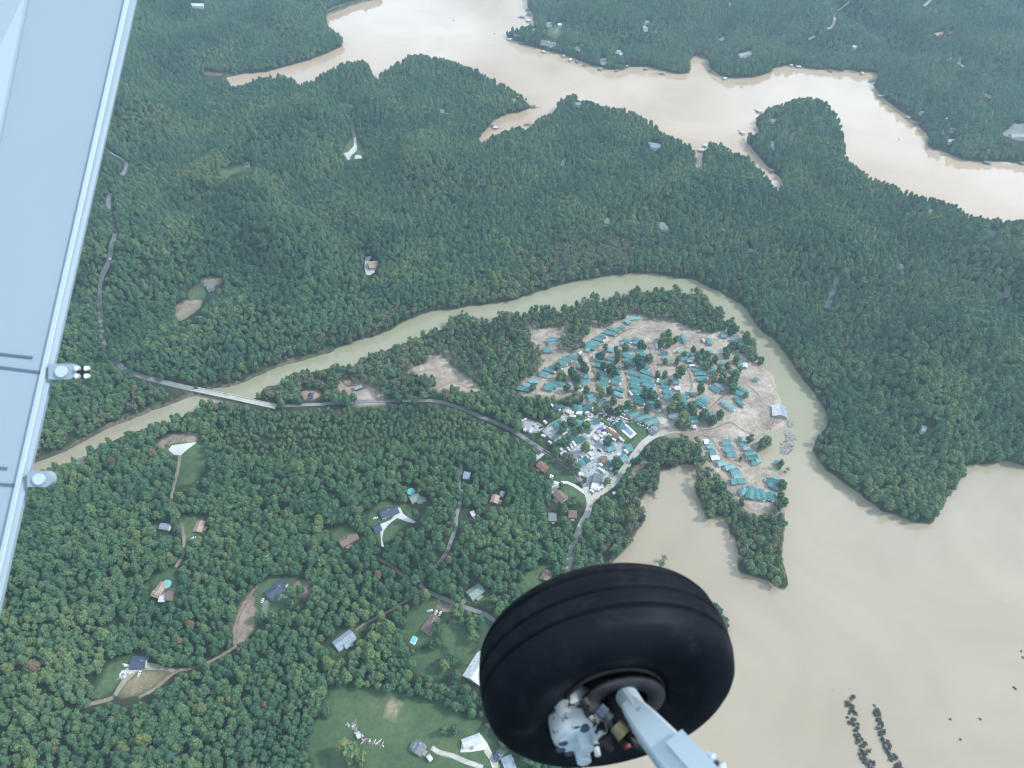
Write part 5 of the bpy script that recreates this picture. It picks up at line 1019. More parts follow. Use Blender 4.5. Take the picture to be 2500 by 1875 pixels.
# single trees that stand apart in the photograph
LONE = {
 'K': [(980,700,.9),(1020,790,1.1),(1055,820,.9),(860,860,1.1),(905,910,1.0),(720,900,1.0),(690,945,.8),(760,930,.8),(1270,640,1.0),(1225,640,.7),(1320,520,.8),(1462,540,.6),(1490,620,.9),(1590,520,.9),(1800,500,1.0),(1850,532,.7),(1910,672,1.0),(1740,685,1.0),(1790,740,1.1),(1600,770,.8),(1480,700,.8),(1400,800,1.2),(1430,850,1.1),(1360,820,.9),(1290,790,.9),(1220,920,.8),(1240,1090,1.0),(1270,1165,.9),(1380,1100,1.1),(1062,1090,1.0),(930,1070,.8),(895,1160,.6),(800,1070,1.0),(340,1060,.9),(665,780,.9),(950,950,1.0),(1860,1150,1.1),(1970,1180,1.1),(1915,1130,.8),(2030,1300,1.0),(1880,1330,.7),(2020,900,.6),(2122,895,.7),(1360,1330,1.2),(1430,1250,1.0),(1500,1370,1.2),(1620,1300,.9),(1710,1330,.8),(1400,1390,.9),(1880,1390,.7)],
 'L': [(330,400,1.1),(400,360,1.1),(300,470,1.0),(410,470,1.1),(500,420,.9),(620,620,.7),(520,710,.9),(560,860,1.3),(800,640,1.1),(910,650,1.0),(860,590,.8),(740,560,.8),(1030,690,1.0),(940,755,1.0),(890,780,.9),(1090,830,1.0),(1010,930,1.1),(1130,940,1.0),(1290,920,1.2),(1280,1010,1.2),(1270,1080,1.0),(1320,680,.9),(1200,780,.9),(1200,560,1.2),(1260,510,1.0),(1330,510,.9),(1190,625,.8),(1420,550,.9),(1360,840,.7),(840,1090,1.2),(415,1000,.8),(520,1200,1.1),(480,1320,1.1),(430,1370,1.0),(530,1340,1.0),(590,1330,1.0),(730,1310,1.1),(740,1390,1.0),(600,1470,1.1),(660,1560,1.0),(550,1560,1.0),(880,1430,1.2),(1000,1500,1.0),(1100,1440,1.2),(360,720,.7),(1440,1190,.7),(1480,440,1.0),(1530,480,1.0),(1450,380,1.0)],
 'N': [(1390,470,1.3),(1440,440,1.1),(1340,520,1.0),(1180,420,1.0),(1040,725,.5),(1640,805,.9),(1745,890,.5),(1700,935,.4),(1670,1110,.9),(1640,1280,.8),(1690,1370,.9),(1590,1410,.9),(1640,1180,.6)],
 'M': [(720,410,1.0),(690,470,.8),(720,620,.9),(780,580,1.0),(660,640,.9),(1000,700,1.1),(1010,410,1.0),(1290,590,1.1),(1400,870,1.1),(860,480,.8),(800,340,.9),(850,380,.8),(740,810,1.1),(760,850,1.0),(830,880,1.1),(870,950,1.0),(620,760,.9),(640,720,.8),(690,1175,.8),(990,1110,.6),(1280,1120,.8),(490,815,.6),(570,865,.5),(880,440,.7),(930,470,.6),(560,250,.7),(1600,860,.5)],
 'I': [(620,565,.9),(690,760,1.2),(820,660,1.3),(780,960,1.3),(740,1000,1.1),(730,1420,.8),(800,1410,.8),(150,1560,1.6),(110,1530,1.4),(200,1580,1.2),(2110,370,.9),(2130,330,.6)],
 'H': [(1640,690,1.0),(1830,560,1.3),(1895,520,.9),(1730,700,1.2),(1985,1210,1.6),(2060,1300,.9)],
 'J': [(270,660,1.0),(300,720,1.2),(310,760,.9),(255,635,.8)],
}
SIDE = {(1,0): 'right of', (-1,0): 'left of', (0,1): 'in front of', (0,-1): 'behind'}
WHERE = {'I': 'on the grass near the bottom meadow', 'H': 'on a clearing in the lower left', 'J': 'in the flood right of the wheel', 'N': 'on the flooded mud point', 'M': 'in the gravel yard', 'K': 'in the camp mud', 'L': 'in the camp silt'}
used = {}
bx_ = np.array([(a, b_) for a, b_, _ in PLACED])
lone_px = []
for c, rows in LONE.items():
    for x, y, s in rows:
        px, py = q1(c, x, y); kind = random.choice([18,19,20,21]) if random.random() < .86 else random.choice([22,13])
        if (c, x, y) in (('I',2110,370),('I',2130,330),('N',1745,890),('N',1700,935)): kind = 10
        s *= 1.12; Hh = 15*s*.55; p = ground_at(px, py, Hh); g = float(terrain(p.x, p.y)); z0 = max(g, -.5)
        lone_px.append((px, py))
        d = bx_-np.array([px, py]); i = int(np.argmin((d**2).sum(1))); dx, dy = -d[i]
        rel = SIDE[(int(math.copysign(1, dx)), 0) if abs(dx) > abs(dy) else (0, int(math.copysign(1, dy)))]
        size = 'large' if s >= 1.1 else 'small' if s <= .8 else 'mid sized'; col = {'silty': 'grey green', 'yellowing': 'yellowish'}.get(KIN[kind][2], 'dark green')
        lab = f'{size} {col} tree {rel} {PLACED[i][2]}' if math.hypot(dx, dy) < 90 else f'{size} {col} tree standing {WHERE[c]}'
        n = used.get(lab, 0); used[lab] = n+1
        if n: lab = f'{ORD[n]} {lab}'
        grow('tree', (p.x, p.y, z0), kind, s*random.uniform(.92, 1.08), random.uniform(0, 6.28), lab, 'tree', 'single trees of the camp and clearings', s*random.uniform(.8, 1.0))
# flooded bushes in two lines, lower right
def lineup(c, pts, n, spread, phrase, grp, s0=.34, s1=.6):
    P = q(c, pts); seg = [math.hypot(b_[0]-a[0], b_[1]-a[1]) for a, b_ in zip(P, P[1:])]; tot = sum(seg)
    for k in range(n):
        u = (k+.5)/n*tot; i = 0
        while u > seg[i] and i < len(seg)-1: u -= seg[i]; i += 1
        f = u/seg[i]; x = P[i][0]+(P[i+1][0]-P[i][0])*f+random.uniform(-1,1)*spread; y = P[i][1]+(P[i+1][1]-P[i][1])*f+random.uniform(-1,1)*spread
        p = on_plane(x, y, 0); s = random.uniform(s0, s1)
        grow('flooded_bush', (p.x, p.y, -8.5*s), random.choice([24,25]), s, random.uniform(0, 6.28), phrase, 'bush', grp, s*.9)
lineup('J', [(1110,1215),(1095,1270),(1130,1400),(1180,1540),(1230,1640),(1270,1760)], 74, 10, 'half drowned grey brown bush in the left flooded row at lower right', 'left row of flooded bushes')
lineup('J', [(1250,1270),(1290,1390),(1330,1500),(1390,1620),(1440,1760)], 64, 8, 'half drowned grey brown bush in the right flooded row at lower right', 'right row of flooded bushes')
for k, (x, y) in enumerate([(993,1167),(1100,1157),(1925,1350),(1735,1350),(1800,1480),(2140,1150),(2150,1160),(2185,920),(2195,960)]):
    p = on_plane(*q1('J', x, y), 0); s = .3 if k > 1 else .12
    grow('flooded_bush', (p.x, p.y, -8.5*s), 24, s, k, f'lone half drowned bush in the flood, {ORD[k]} of the scattered ones from the left', 'bush', 'scattered flooded bushes', s*.9)

# ---- the forest
m_lake = np.zeros((MHEI, MWID), bool); raster(m_lake, LAKE)
sp = 5.05
bxs = np.arange(-1500, 1500, sp); bys = np.arange(110, 2150, sp); TX, TY = np.meshgrid(bxs, bys)
TX = (TX+rng.uniform(-.36, .36, TX.shape)*sp).ravel(); TY = (TY+rng.uniform(-.36, .36, TY.shape)*sp).ravel()
tz = terrain(TX, TY); px, py = project(TX, TY, tz)
keep = (px > -120) & (px < 2620) & (py > -140) & (py < 2000)
TX, TY, tz, px, py = [a[keep] for a in (TX, TY, tz, px, py)]
# clumping: gaps open along hollows
nz = np.array([noise.noise(Vector((x*.011, y*.011, 4.0))) for x, y in zip(TX, TY)])
nf = np.array([noise.noise(Vector((x*.05, y*.05, 8.0))) for x, y in zip(TX, TY)])
SC = np.clip(rng.normal(.79, .15, len(TX)), .42, 1.35)*(1+.2*nz)
YOUNG = np.zeros((MHEI, MWID), bool); raster(YOUNG, q('D', [(1330,1180),(1500,1060),(1900,1060),(2203,1040)])+q('E', [(300,1030),(650,1020),(900,1090),(1000,1150),(850,1250),(500,1290),(200,1330)])+q('D', [(1900,1420),(1500,1330)]))
young = look(YOUNG, px, py)
SC = np.where(young, SC*.62, SC)
TH = 16*SC*1.06
ok = tz > -.2
spit = look(m_spit, px, py) & ~look(m_open, px, py)
ok |= spit
wat = look(m_water, px, py)
ok &= ~(wat & (tz < .3) & ~spit)
solid = m_open | m_build | m_road
ok &= ~look(solid, px, py)
for f in (.3, .55, .8, 1.0):
    qx, qy = project(TX, TY, tz+TH*f)
    ok &= ~(look(m_lake, *wobble(qx, qy, 3.0)) | look(m_river, *wobble(qx, qy+np.where((px < 1150) & (f > .5), 7.0, 0.0), 8.0)) | look(m_open, *wobble(qx, qy, 8.0)) | look(m_build, qx, qy))
    ok &= ~look(m_road, qx, qy)
for sx in (-.6, .6):     # crown edges keep clear of roofs and roads
    qx, qy = project(TX+sx*3.6*SC, TY, tz+TH*.7); ok &= ~look(m_build | m_road | m_lake, qx, qy)
    qx, qy = project(TX+sx*4.2*SC, TY, tz+TH*.95); ok &= ~look(m_lake, qx, qy)
    ok &= ~(look(m_open, qx, qy) & (rng.random(len(TX)) < .7))
ok &= ~((rng.random(len(TX)) < .10))
TX, TY, tz, px, py, SC, nz, nf, young = [a[ok] for a in (TX, TY, tz, px, py, SC, nz, nf, young)]
n = len(TX); print('forest trees', n)
rnd = rng.random(n); kind = rng.choice([0,1,2,3,4,5,16,17], n)
RIVERSIDE = np.zeros((MHEI, MWID), bool)
raster(RIVERSIDE, q('E', [(-400,760),(0,560),(400,430),(700,330),(1300,150),(1600,30),(1750,-20),(1900,20),(1990,120),(2203,160)])+q('G', [(300,260),(560,480),(900,950),(1000,1200),(900,1400)])+[(1960,1300),(1930,1350),(1600,1450),(1440,1380)]+q('M', [(1500,1300),(1700,800),(2100,500)])+q('E', [(1200,960),(700,1000),(0,990),(-700,1060),(-1200,1200),(-1900,1520),(-1950,1400),(-1200,950)]))
rs = look(RIVERSIDE, px, py)
near = py > 900
kind = np.where(rs, rng.choice([18,19,20,21,16,3], n), kind)
kind = np.where(rs & (rnd < .5), rng.choice([10,11,12,22], n), kind)
kind = np.where(rs & (rnd > .95), rng.choice([13,14], n), kind)
far = (py < 900) & ~rs
kind = np.where(far & (rnd < .45), rng.choice([8,9,8,9,6], n), kind)
bl = (px < 1100) & (py > 1000) & ~rs
kind = np.where(bl & (rnd < .015+.05*(nz > .15)), rng.choice([13,14], n), kind)
kind = np.where(bl & (rnd > .994), 15, kind)
kind = np.where(bl & (rnd > .80) & (rnd < .994) & ((px < 750) & (py > 1500) | (nf > .25)), rng.choice([6,7,8,9], n), kind)
gold = np.exp(-(((px-510)/70)**2+((py-435)/22)**2)); kind = np.where(gold*1.2 > rng.random(n), 13, kind)
pale = np.exp(-(((px-1440)/110)**2+((py-620)/40)**2)); kind = np.where(pale*1.0 > rng.random(n), rng.choice([10,11,12], n), kind)
kind = np.where((py > 930) & (py < 960) & (px < 900) & (rnd > .97), 15, kind)
kind = np.where(rng.random(n) < np.where(rs, .045, .008), 23, kind)
HS = SC*rng.uniform(.88, 1.12, n)*np.where(kind == 10, .9, 1.0)
RZ = rng.uniform(0, 6.283, n)
dist = np.sqrt(TX**2+TY**2+(tz-ALT)**2)
size = SC/dist
inframe = (px > 6) & (px < 2494) & (py > 10) & (py < 1900) & (px+py*.226 > 345)      # in view and not behind the wing
inframe &= ~((np.hypot(px-1478, (py-1640)*1.15) < 300))
fam = np.array([KIN[k][2] for k in kind]); chosen = np.zeros(n, bool)
FAML = {'broadleaf': ('broadleaf_tree', 'round crowned green broadleaf tree in the dense woods of the foreground', 'green broadleaf trees of the near woods'),
        'pine': ('pine_tree', 'dark star shaped pine among the broadleaf woods of the foreground', 'pines of the near woods'),
        'silty': ('silted_tree', 'thin grey green silt dusted tree along the flooded banks', 'silt dusted trees of the banks'),
        'yellowing': ('yellowing_tree', 'yellow green tree turning colour within the dark woods', 'yellowing trees of the near woods'),
        'bare': ('dead_tree', '', 'bare dead trees of the woods'),
        'reddish': ('autumn_tree', 'rusty red brown autumn tree within the dark woods', 'autumn coloured trees of the near woods')}
SHORT = {'broadleaf': 'green broadleaf tree', 'pine': 'dark pine tree', 'silty': 'grey green tree', 'yellowing': 'yellowing tree', 'reddish': 'rusty tree', 'bare': 'bare grey dead tree'}
for f, (nm, lab, grp) in FAML.items():
    short = SHORT[f]
    idx = np.where((fam == f) & inframe)[0]; idx = idx[np.argsort(-size[idx])][:300]
    for i in idx:
        if f != 'broadleaf' and f != 'pine' or True:
            d = bx_-np.array([px[i], py[i]-8]); j = int(np.argmin((d**2).sum(1))); lab = ' '.join(f'{short} in the woods nearest {PLACED[j][2]}'.split()[:16])
        grow(nm, (TX[i], TY[i], tz[i]-.3), int(kind[i]), float(SC[i]), float(RZ[i]), lab, 'tree', grp, float(HS[i]))
    chosen[idx] = True
rest = ~chosen
# everything beyond: one mass
protos = bpy.data.collections.new('tree_models')
for k, (cr_, tr_, f) in enumerate(KIN):
    bm = bmesh.new(); bm.from_mesh(cr_); nf_ = len(bm.faces); bm.from_mesh(tr_); me = bpy.data.meshes.new('tree_model'); bm.to_mesh(me); bm.free()
    me.materials.append(cr_.materials[0]); me.materials.append(tr_.materials[0])
    mi = np.zeros(len(me.polygons), np.int32); mi[nf_:] = 1; me.polygons.foreach_set('material_index', mi); me.update()
    protos.objects.link(bpy.data.objects.new('tree_model_%02d' % k, me))
me = bpy.data.meshes.new('forest'); m_ = int(rest.sum()); me.vertices.add(m_)
me.vertices.foreach_set('co', np.column_stack([TX[rest], TY[rest], tz[rest]-.3]).astype(np.float32).ravel())
a = me.attributes.new('kind', 'INT', 'POINT'); a.data.foreach_set('value', kind[rest].astype(np.int32))
a = me.attributes.new('scl', 'FLOAT_VECTOR', 'POINT'); a.data.foreach_set('vector', np.column_stack([SC[rest], SC[rest], HS[rest]]).astype(np.float32).ravel())
a = me.attributes.new('rot', 'FLOAT_VECTOR', 'POINT'); a.data.foreach_set('vector', np.column_stack([rng.normal(0, .05, m_), rng.normal(0, .05, m_), RZ[rest]]).astype(np.float32).ravel())
forest = bpy.data.objects.new('forest', me); COL.objects.link(forest)
forest['kind'] = 'stuff'; forest['label'] = 'dense mixed green forest covering the hills behind the nearest trees'; forest['category'] = 'forest'
ng = bpy.data.node_groups.new('forest_growth', 'GeometryNodeTree')
ng.interface.new_socket('Geometry', in_out='INPUT', socket_type='NodeSocketGeometry'); ng.interface.new_socket('Geometry', in_out='OUTPUT', socket_type='NodeSocketGeometry')
gi = ng.nodes.new('NodeGroupInput'); go = ng.nodes.new('NodeGroupOutput'); ip = ng.nodes.new('GeometryNodeInstanceOnPoints'); ci = ng.nodes.new('GeometryNodeCollectionInfo')
ci.inputs['Collection'].default_value = protos; ci.inputs['Separate Children'].default_value = True; ci.inputs['Reset Children'].default_value = True
def na(nm, ty): x = ng.nodes.new('GeometryNodeInputNamedAttribute'); x.data_type = ty; x.inputs['Name'].default_value = nm; return x.outputs['Attribute']
er = ng.nodes.new('FunctionNodeEulerToRotation'); ng.links.new(na('rot', 'FLOAT_VECTOR'), er.inputs[0])
ng.links.new(gi.outputs[0], ip.inputs['Points']); ng.links.new(ci.outputs[0], ip.inputs['Instance']); ip.inputs['Pick Instance'].default_value = True
ng.links.new(na('kind', 'INT'), ip.inputs['Instance Index']); ng.links.new(er.outputs[0], ip.inputs['Rotation']); ng.links.new(na('scl', 'FLOAT_VECTOR'), ip.inputs['Scale'])
ng.links.new(ip.outputs[0], go.inputs[0])
mo = forest.modifiers.new('growth', 'NODES'); mo.node_group = ng
# undergrowth and flood litter
def litter(name, label, polys, n, mats, lo, hi, flat=.35, logs=.4, z=None, cat='debris'):
    V, Fc, mi = [], [], []; masks = np.zeros((MHEI, MWID), bool)
    for p in polys: raster(masks, p)
    ys, xs = np.where(masks); k = rng.integers(0, len(xs), n)
    for a, b_ in zip(xs[k], ys[k]):
        x_, y_ = a*MS-MOX+rng.random()*MS, b_*MS-MOY+rng.random()*MS
        p = ground_at(x_, y_) if z is None else on_plane(x_, y_, z)
        s = random.uniform(lo, hi); l = s*(random.uniform(2, 5) if random.random() < logs else 1); th = random.uniform(0, 3.14); cx, sx = math.cos(th), math.sin(th); w = s*random.uniform(.4, 1) if l == s else s*.25; h = s*flat
        zz = (p.z if z is None else z)+.15; i0 = len(V); m = random.randrange(len(mats))
        for dx, dy, dz in ((-l,-w,0),(l,-w,0),(l,w,0),(-l,w,0),(-l*.9,-w*.8,h),(l*.9,-w*.8,h),(l*.9,w*.8,h*random.uniform(.5,1.2)),(-l*.9,w*.8,h)): V.append((p.x+dx*cx/2-dy*sx/2, p.y+dx*sx/2+dy*cx/2, zz+dz))
        for f in ((4,5,6,7),(0,1,5,4),(1,2,6,5),(2,3,7,6),(3,0,4,7)): Fc.append(tuple(i0+j for j in f)); mi.append(m)
    o = link(name, V, Fc, mats, None, mi); o['kind'] = 'stuff'; o['label'] = label; o['category'] = cat
litter('flood_debris', 'scattered planks, boxes and litter left across the camp mud', [MUD_CAMP], 1500, ['wall_white','old_timber','timber','camper_cream','wall_beige','roof_grey','roof_teal'], .4, 1.3)
litter('yard_clutter', 'small clutter around the campers of the gravel yard', [q('M', [(430,480),(700,290),(760,200),(1040,200),(1480,450),(1530,640),(1440,900),(1330,1180),(1070,1310),(860,940),(600,640)]), q('M', [(150,360),(240,310),(440,400),(400,500),(200,480)])], 420, ['wall_white','camper_white','wall_dark','roof_grey','car_blue','car_red','wall_brown'], .5, 1.4, .6, .1)
litter('drift_raft', 'grey raft of floating driftwood in the river beside the mud point', [q('N', [(1690,310),(1760,330),(1840,400),(1850,440),(1800,470),(1820,520),(1800,600),(1720,660),(1650,660),(1640,600),(1640,540),(1720,470),(1720,390)]), q('N', [(1740,190),(1790,180),(1810,260),(1760,275),(1735,230)])], 900, ['old_timber','wall_grey','timber','stone'], .4, 1.5, .3, .6, .02)
litter('junk_pile', 'white junk heap beside the gravel loop house at lower left', [q('H', [(750,1085),(770,1040),(810,1040),(800,1085),(765,1100)]), q('H', [(785,1005),(840,1000),(830,1020),(790,1020)])], 90, ['wall_white','camper_white','wall_grey'], .6, 1.6, .6, .1)
litter('hedge_debris', 'line of brush and junk across the bottom meadow', [q('I', [(110,1385),(180,1360),(190,1420),(240,1470),(350,1500),(355,1530),(280,1510),(190,1470),(160,1420)])], 160, ['wall_white','timber','old_timber','wall_grey'], .5, 1.6, .6, .3)

# ---------------------------------------------------------------- the aircraft we look out of: wing panel, gear leg and wheel
def cs(px, py, d):
    return cam.location+sight(px, py)*d
m, nt_, b = new_mat('tyre_rubber')
n1 = noise_node(nt_, 9, 5, .6); r_ = ramp(nt_, n1.outputs['Fac'], [(.3, (.0025,.004,.007)), (.7, (.006,.009,.014))]); n5 = noise_node(nt_, 22, 6, .75); d5 = ramp(nt_, n5.outputs['Fac'], [(.52, (0,0,0)), (.78, (.30,.30,.30))])
nt_.links.new(mixc(nt_, d5.outputs['Color'], r_.outputs['Color'], (.045,.045,.042)), b.inputs['Base Color'])
b.inputs['Roughness'].default_value = .55; b.inputs['Specular IOR Level'].default_value = .09
n2 = noise_node(nt_, 160, 3, .6); bp = nt_.nodes.new('ShaderNodeBump'); bp.inputs['Strength'].default_value = .12; bp.inputs['Distance'].default_value = .002; nt_.links.new(n2.outputs['Fac'], bp.inputs['Height']); nt_.links.new(bp.outputs['Normal'], b.inputs['Normal'])
m, nt_, b = new_mat('chipped_paint')
n1 = noise_node(nt_, 55, 6, .7); r_ = ramp(nt_, n1.outputs['Fac'], [(.435, (.03,.03,.03)), (.46, (.40,.44,.45)), (1, (.48,.52,.53))]); nt_.links.new(r_.outputs['Color'], b.inputs['Base Color']); b.inputs['Roughness'].default_value = .35
plain('wing_paint', (.235,.295,.345), .4, .03, 1.0); plain('leg_paint', (.40,.48,.52), .35, .03, 6); plain('dark_metal', (.012,.013,.015), .45, .3, 40, .0); plain('disc_steel', (.035,.038,.042), .5, .25, 25, .0)
plain('brass', (.19,.165,.085), .4, .2, 30, .5); plain('bright_steel', (.70,.72,.73), .3, .1, 30, .4); plain('red_cap', (.16,.025,.02), .5, .2, 30); plain('seam_dark', (.05,.065,.09), .6, .1, 5); plain('slot_shade', (.09,.125,.18), .6, .1, 5); plain('print_grey', (.25,.28,.30), .6, .1, 5)
C = cs(1478, 1634, 1.345)
right = Vector((1, 0, 0)); up = Vector((0, SP, CP)); fwd = Vector((0, CP, -SP))
nax = (right*.15-up*.60-fwd*.78).normalized()
e1 = (right-nax*right.dot(nax)).normalized(); e2 = nax.cross(e1)
if e2.dot(up) < 0: e2 = -e2
plane_root = thing('airplane', C, 'white light aircraft seen from its cabin: wing panel, gear leg and black wheel', 'airplane')
def loc3(a, x, y): return nax*a+e1*x+e2*y
def lathe(name, prof, mat, parent, seg=96, cx=0, cy=0, smooth=True, origin=Vector()):
    V, Fc = [], []; n = len(prof)
    for k in range(seg):
        th = k*2*math.pi/seg
        for a, r in prof: V.append(tuple(loc3(a, cx+r*math.cos(th), cy+r*math.sin(th))-origin))
    for k in range(seg):
        for i in range(n-1): a = k*n+i; b_ = ((k+1) % seg)*n+i; Fc.append((a, b_, b_+1, a+1))
    return link(name, V, Fc, mat, parent, smooth=smooth)
wheel = bpy.data.objects.new('wheel', None); COL.objects.link(wheel); wheel.parent = plane_root
RT, HW = .220, .080
base = [(-.052,.088),(-.062,.105),(-.074,.130),(-.080,.155),(-.079,.178),(-.070,.197),(-.056,.2105)]
def tread(a): return RT-.0098*(abs(a)/.056)**2.2
prof = [(-.052,.088),(-.062,.105),(-.074,.130),(-.080,.155),(-.079,.178),(-.071,.196),(-.062,.2060)]
gro = [-.044, -.004, .028]
aa = sorted(set([round(x, 4) for x in np.linspace(-.056, .056, 29)]))
aa = [a for a in aa if all(abs(a-g) > .0042 for g in gro)]
pts = [(a, tread(a)) for a in aa]
for g in gro: pts += [(g-.0036, tread(g)), (g-.0030, tread(g)-.010), (g+.0030, tread(g)-.010), (g+.0036, tread(g))]
prof += sorted(pts)
prof += [(.062,.2060),(.071,.196),(.079,.178),(.080,.155),(.0785,.150),(.0785,.147),(.0775,.145),(.074,.130),(.062,.105),(.055,.088),(.049,.086)]
lathe('tyre', prof, 'tyre_rubber', wheel, 160)
lathe('rim', [(.049,.090),(.056,.0895),(.060,.086),(.058,.083),(.030,.078),(.028,.02)], 'dark_metal', wheel, 96)
lathe('brake_disc', [(.060,.045),(.060,.074),(.066,.0745),(.068,.074),(.068,.045),(.060,.045)], 'disc_steel', wheel, 96, .012, 0)
lathe('axle', [(.02,.024),(.105,.024),(.112,.018),(.112,.0)], 'dark_metal', wheel, 32, .012, 0)
for k, (x, y) in enumerate(((RT+.001, .02), (RT-.002, -.10))):       # moulding hairs of the tyre
    pass
# brake housing with its bolts
HX, HY = -.066, -.020
hs = lathe('brake_housing', [(.030,.036),(.040,.044),(.056,.0475),(.090,.0470),(.100,.0450),(.106,.039),(.1075,.030),(.104,.0)], 'chipped_paint', plane_root, 40, HX, HY)
def cyl(name, a0, a1, r, x, y, mat, parent, seg=18, r1=None):
    r1 = r if r1 is None else r1; return lathe(name, [(a0, 0), (a0, r), (a1-.001, r1), (a1, r1*.88), (a1, 0)], mat, parent, seg, x, y, smooth=False)
lathe('face_plate', [(.1065,.0385),(.1082,.0380),(.1086,.0365),(.1086,0)], 'leg_paint', hs, 40, HX, HY, smooth=False)
for x, y in ((.004, .034), (-.030, .000), (-.033, -.020), (-.018, -.036)): cyl('bolt_hole', .098, .1095, .0082, HX+x, HY+y, 'seam_dark', hs)
for x, y in ((.030, .024), (.026, -.026)): cyl('bolt_washer', .098, .111, .0095, HX+x, HY+y, 'dark_metal', hs); cyl('bolt', .111, .124, .0052, HX+x, HY+y, 'bright_steel', hs, 8)
for x, y in ((.004, .010), (.002, -.030)): cyl('piston_boss', .098, .130, .0135, HX+x, HY+y, 'leg_paint', hs, 20, .0118)
def tube(name, P, r, mat, parent, seg=10, r1=None):
    V, Fc = [], []
    for i, p in enumerate(P):
        d = (P[min(i+1, len(P)-1)]-P[max(i-1, 0)]).normalized(); u = d.orthogonal().normalized(); w = d.cross(u); rr = r+(r1-r)*i/(len(P)-1) if r1 is not None else r
        for k in range(seg): V.append(tuple(p+(u*math.cos(k*6.2832/seg)+w*math.sin(k*6.2832/seg))*rr))
    n = len(P)
    for i in range(n-1):
        for k in range(seg): Fc.append((i*seg+k, i*seg+(k+1) % seg, (i+1)*seg+(k+1) % seg, (i+1)*seg+k))
    Fc += [tuple(range(seg-1, -1, -1)), tuple((n-1)*seg+k for k in range(seg))]
    return link(name, V, Fc, mat, parent, smooth=False)
def rel(px, py, d): return cs(px, py, d)-C
DH = 1.235
tube('bracket', [rel(1424, 1706, DH+.02), rel(1442, 1748, DH+.01)], .008, 'dark_metal', plane_root)
tube('bleed_pipe', [rel(1440, 1725, DH), rel(1464, 1733, DH-.005), rel(1492, 1758, DH-.015)], .0085, 'disc_steel', plane_root)
tube('pipe_nut', [rel(1462, 1730, DH-.01), rel(1478, 1745, DH-.015)], .0105, 'seam_dark', plane_root, 6)
tube('brass_fitting', [rel(1503, 1770, DH-.02), rel(1526, 1795, DH-.028)], .0115, 'brass', plane_root, 12, .0145)
tube('brake_hose', [rel(1526, 1795, DH-.02), rel(1548, 1812, DH-.01), rel(1580, 1822, DH+.0), rel(1640, 1850, DH-.03)], .009, 'dark_metal', plane_root)
for x, y in ((1543, 1780), (1529, 1818)): tube('red_bolt', [rel(x-8, y-10, DH-.005), rel(x+4, y+6, DH-.012)], .0075, 'dark_metal', plane_root, 8); tube('red_cap', [rel(x+1, y+0, DH-.014), rel(x+5, y+8, DH-.016)], .0058, 'red_cap', plane_root, 8)
tube('torque_link', [rel(1474, 1800, DH-.005), rel(1492, 1832, DH-.008)], .012, 'dark_metal', plane_root, 8, .006)
# gear leg
S0 = rel(1540, 1722, 1.235); S1 = rel(1830, 2060, .93); tv = (S1-S0).normalized()
wv = (right*.86+up*.50); wv = (wv-tv*wv.dot(tv)).normalized(); nv = tv.cross(wv)
if nv.dot(fwd) > 0: nv = -nv
def section(p, w, h, ch): 
    return [p+wv*w+nv*(h-ch), p+wv*(w-ch)+nv*h, p-wv*(w-ch)+nv*h, p-wv*w+nv*(h-ch*1.0), p-wv*(w+.004)-nv*h, p+wv*w-nv*h]
V, Fc = [], []; st = [(0, .0145, .012), (.06, .0175, .0135), (.18, .0210, .0155), (.5, .0265, .019), (1, .035, .025)]
for f, w, h in st: V += [tuple(v) for v in section(S0.lerp(S1, f), w, h, .004)]
for i in range(len(st)-1):
    for k in range(6): Fc.append((i*6+k, i*6+(k+1) % 6, (i+1)*6+(k+1) % 6, (i+1)*6+k))
Fc += [(5,4,3,2,1,0), tuple((len(st)-1)*6+k for k in range(6))]
leg = link('gear_leg', V, Fc, 'leg_paint', plane_root)
tube('leg_foot', [S0-tv*.004+fwd*.03, S0+tv*.03+fwd*.012], .019, 'leg_paint', plane_root, 16, .017)
def strip(name, f0, f1, w0, w1, z, mat, parent, zt=.0012, hh=None):
    p0, p1 = S0.lerp(S1, f0), S0.lerp(S1, f1); V = []
    for p, f in ((p0, f0), (p1, f1)):
        h = np.interp(f, [s[0] for s in st], [s[2] for s in st])
        for w in (w0, w1): V += [tuple(p+wv*w+nv*(h+.0002)), tuple(p+wv*w+nv*(h+zt))]
    return link(name, V, [(1,5,7,3),(0,1,3,2),(4,6,7,5),(0,4,5,1),(2,3,7,6)], mat, parent)
for k in range(3): strip('stencil_mark', .10+.008*k, .106+.008*k, -.001+.002*(k % 2), .009-.002*k, 0, 'print_grey', leg, .0004)
strip('step_plate', .42, .72, .0, .030, 0, 'leg_paint', leg, .006)
tube('step_hook', [rel(1722, 1846, 1.07), rel(1742, 1852, 1.06), rel(1760, 1868, 1.05), rel(1764, 1884, 1.05)], .007, 'leg_paint', leg, 10); tube('painted_hook_shadow', [rel(1745, 1864, 1.055), rel(1758, 1874, 1.05)], .006, 'rubber_black', leg, 8)  # the short black tube imitates the shadow beside the hook
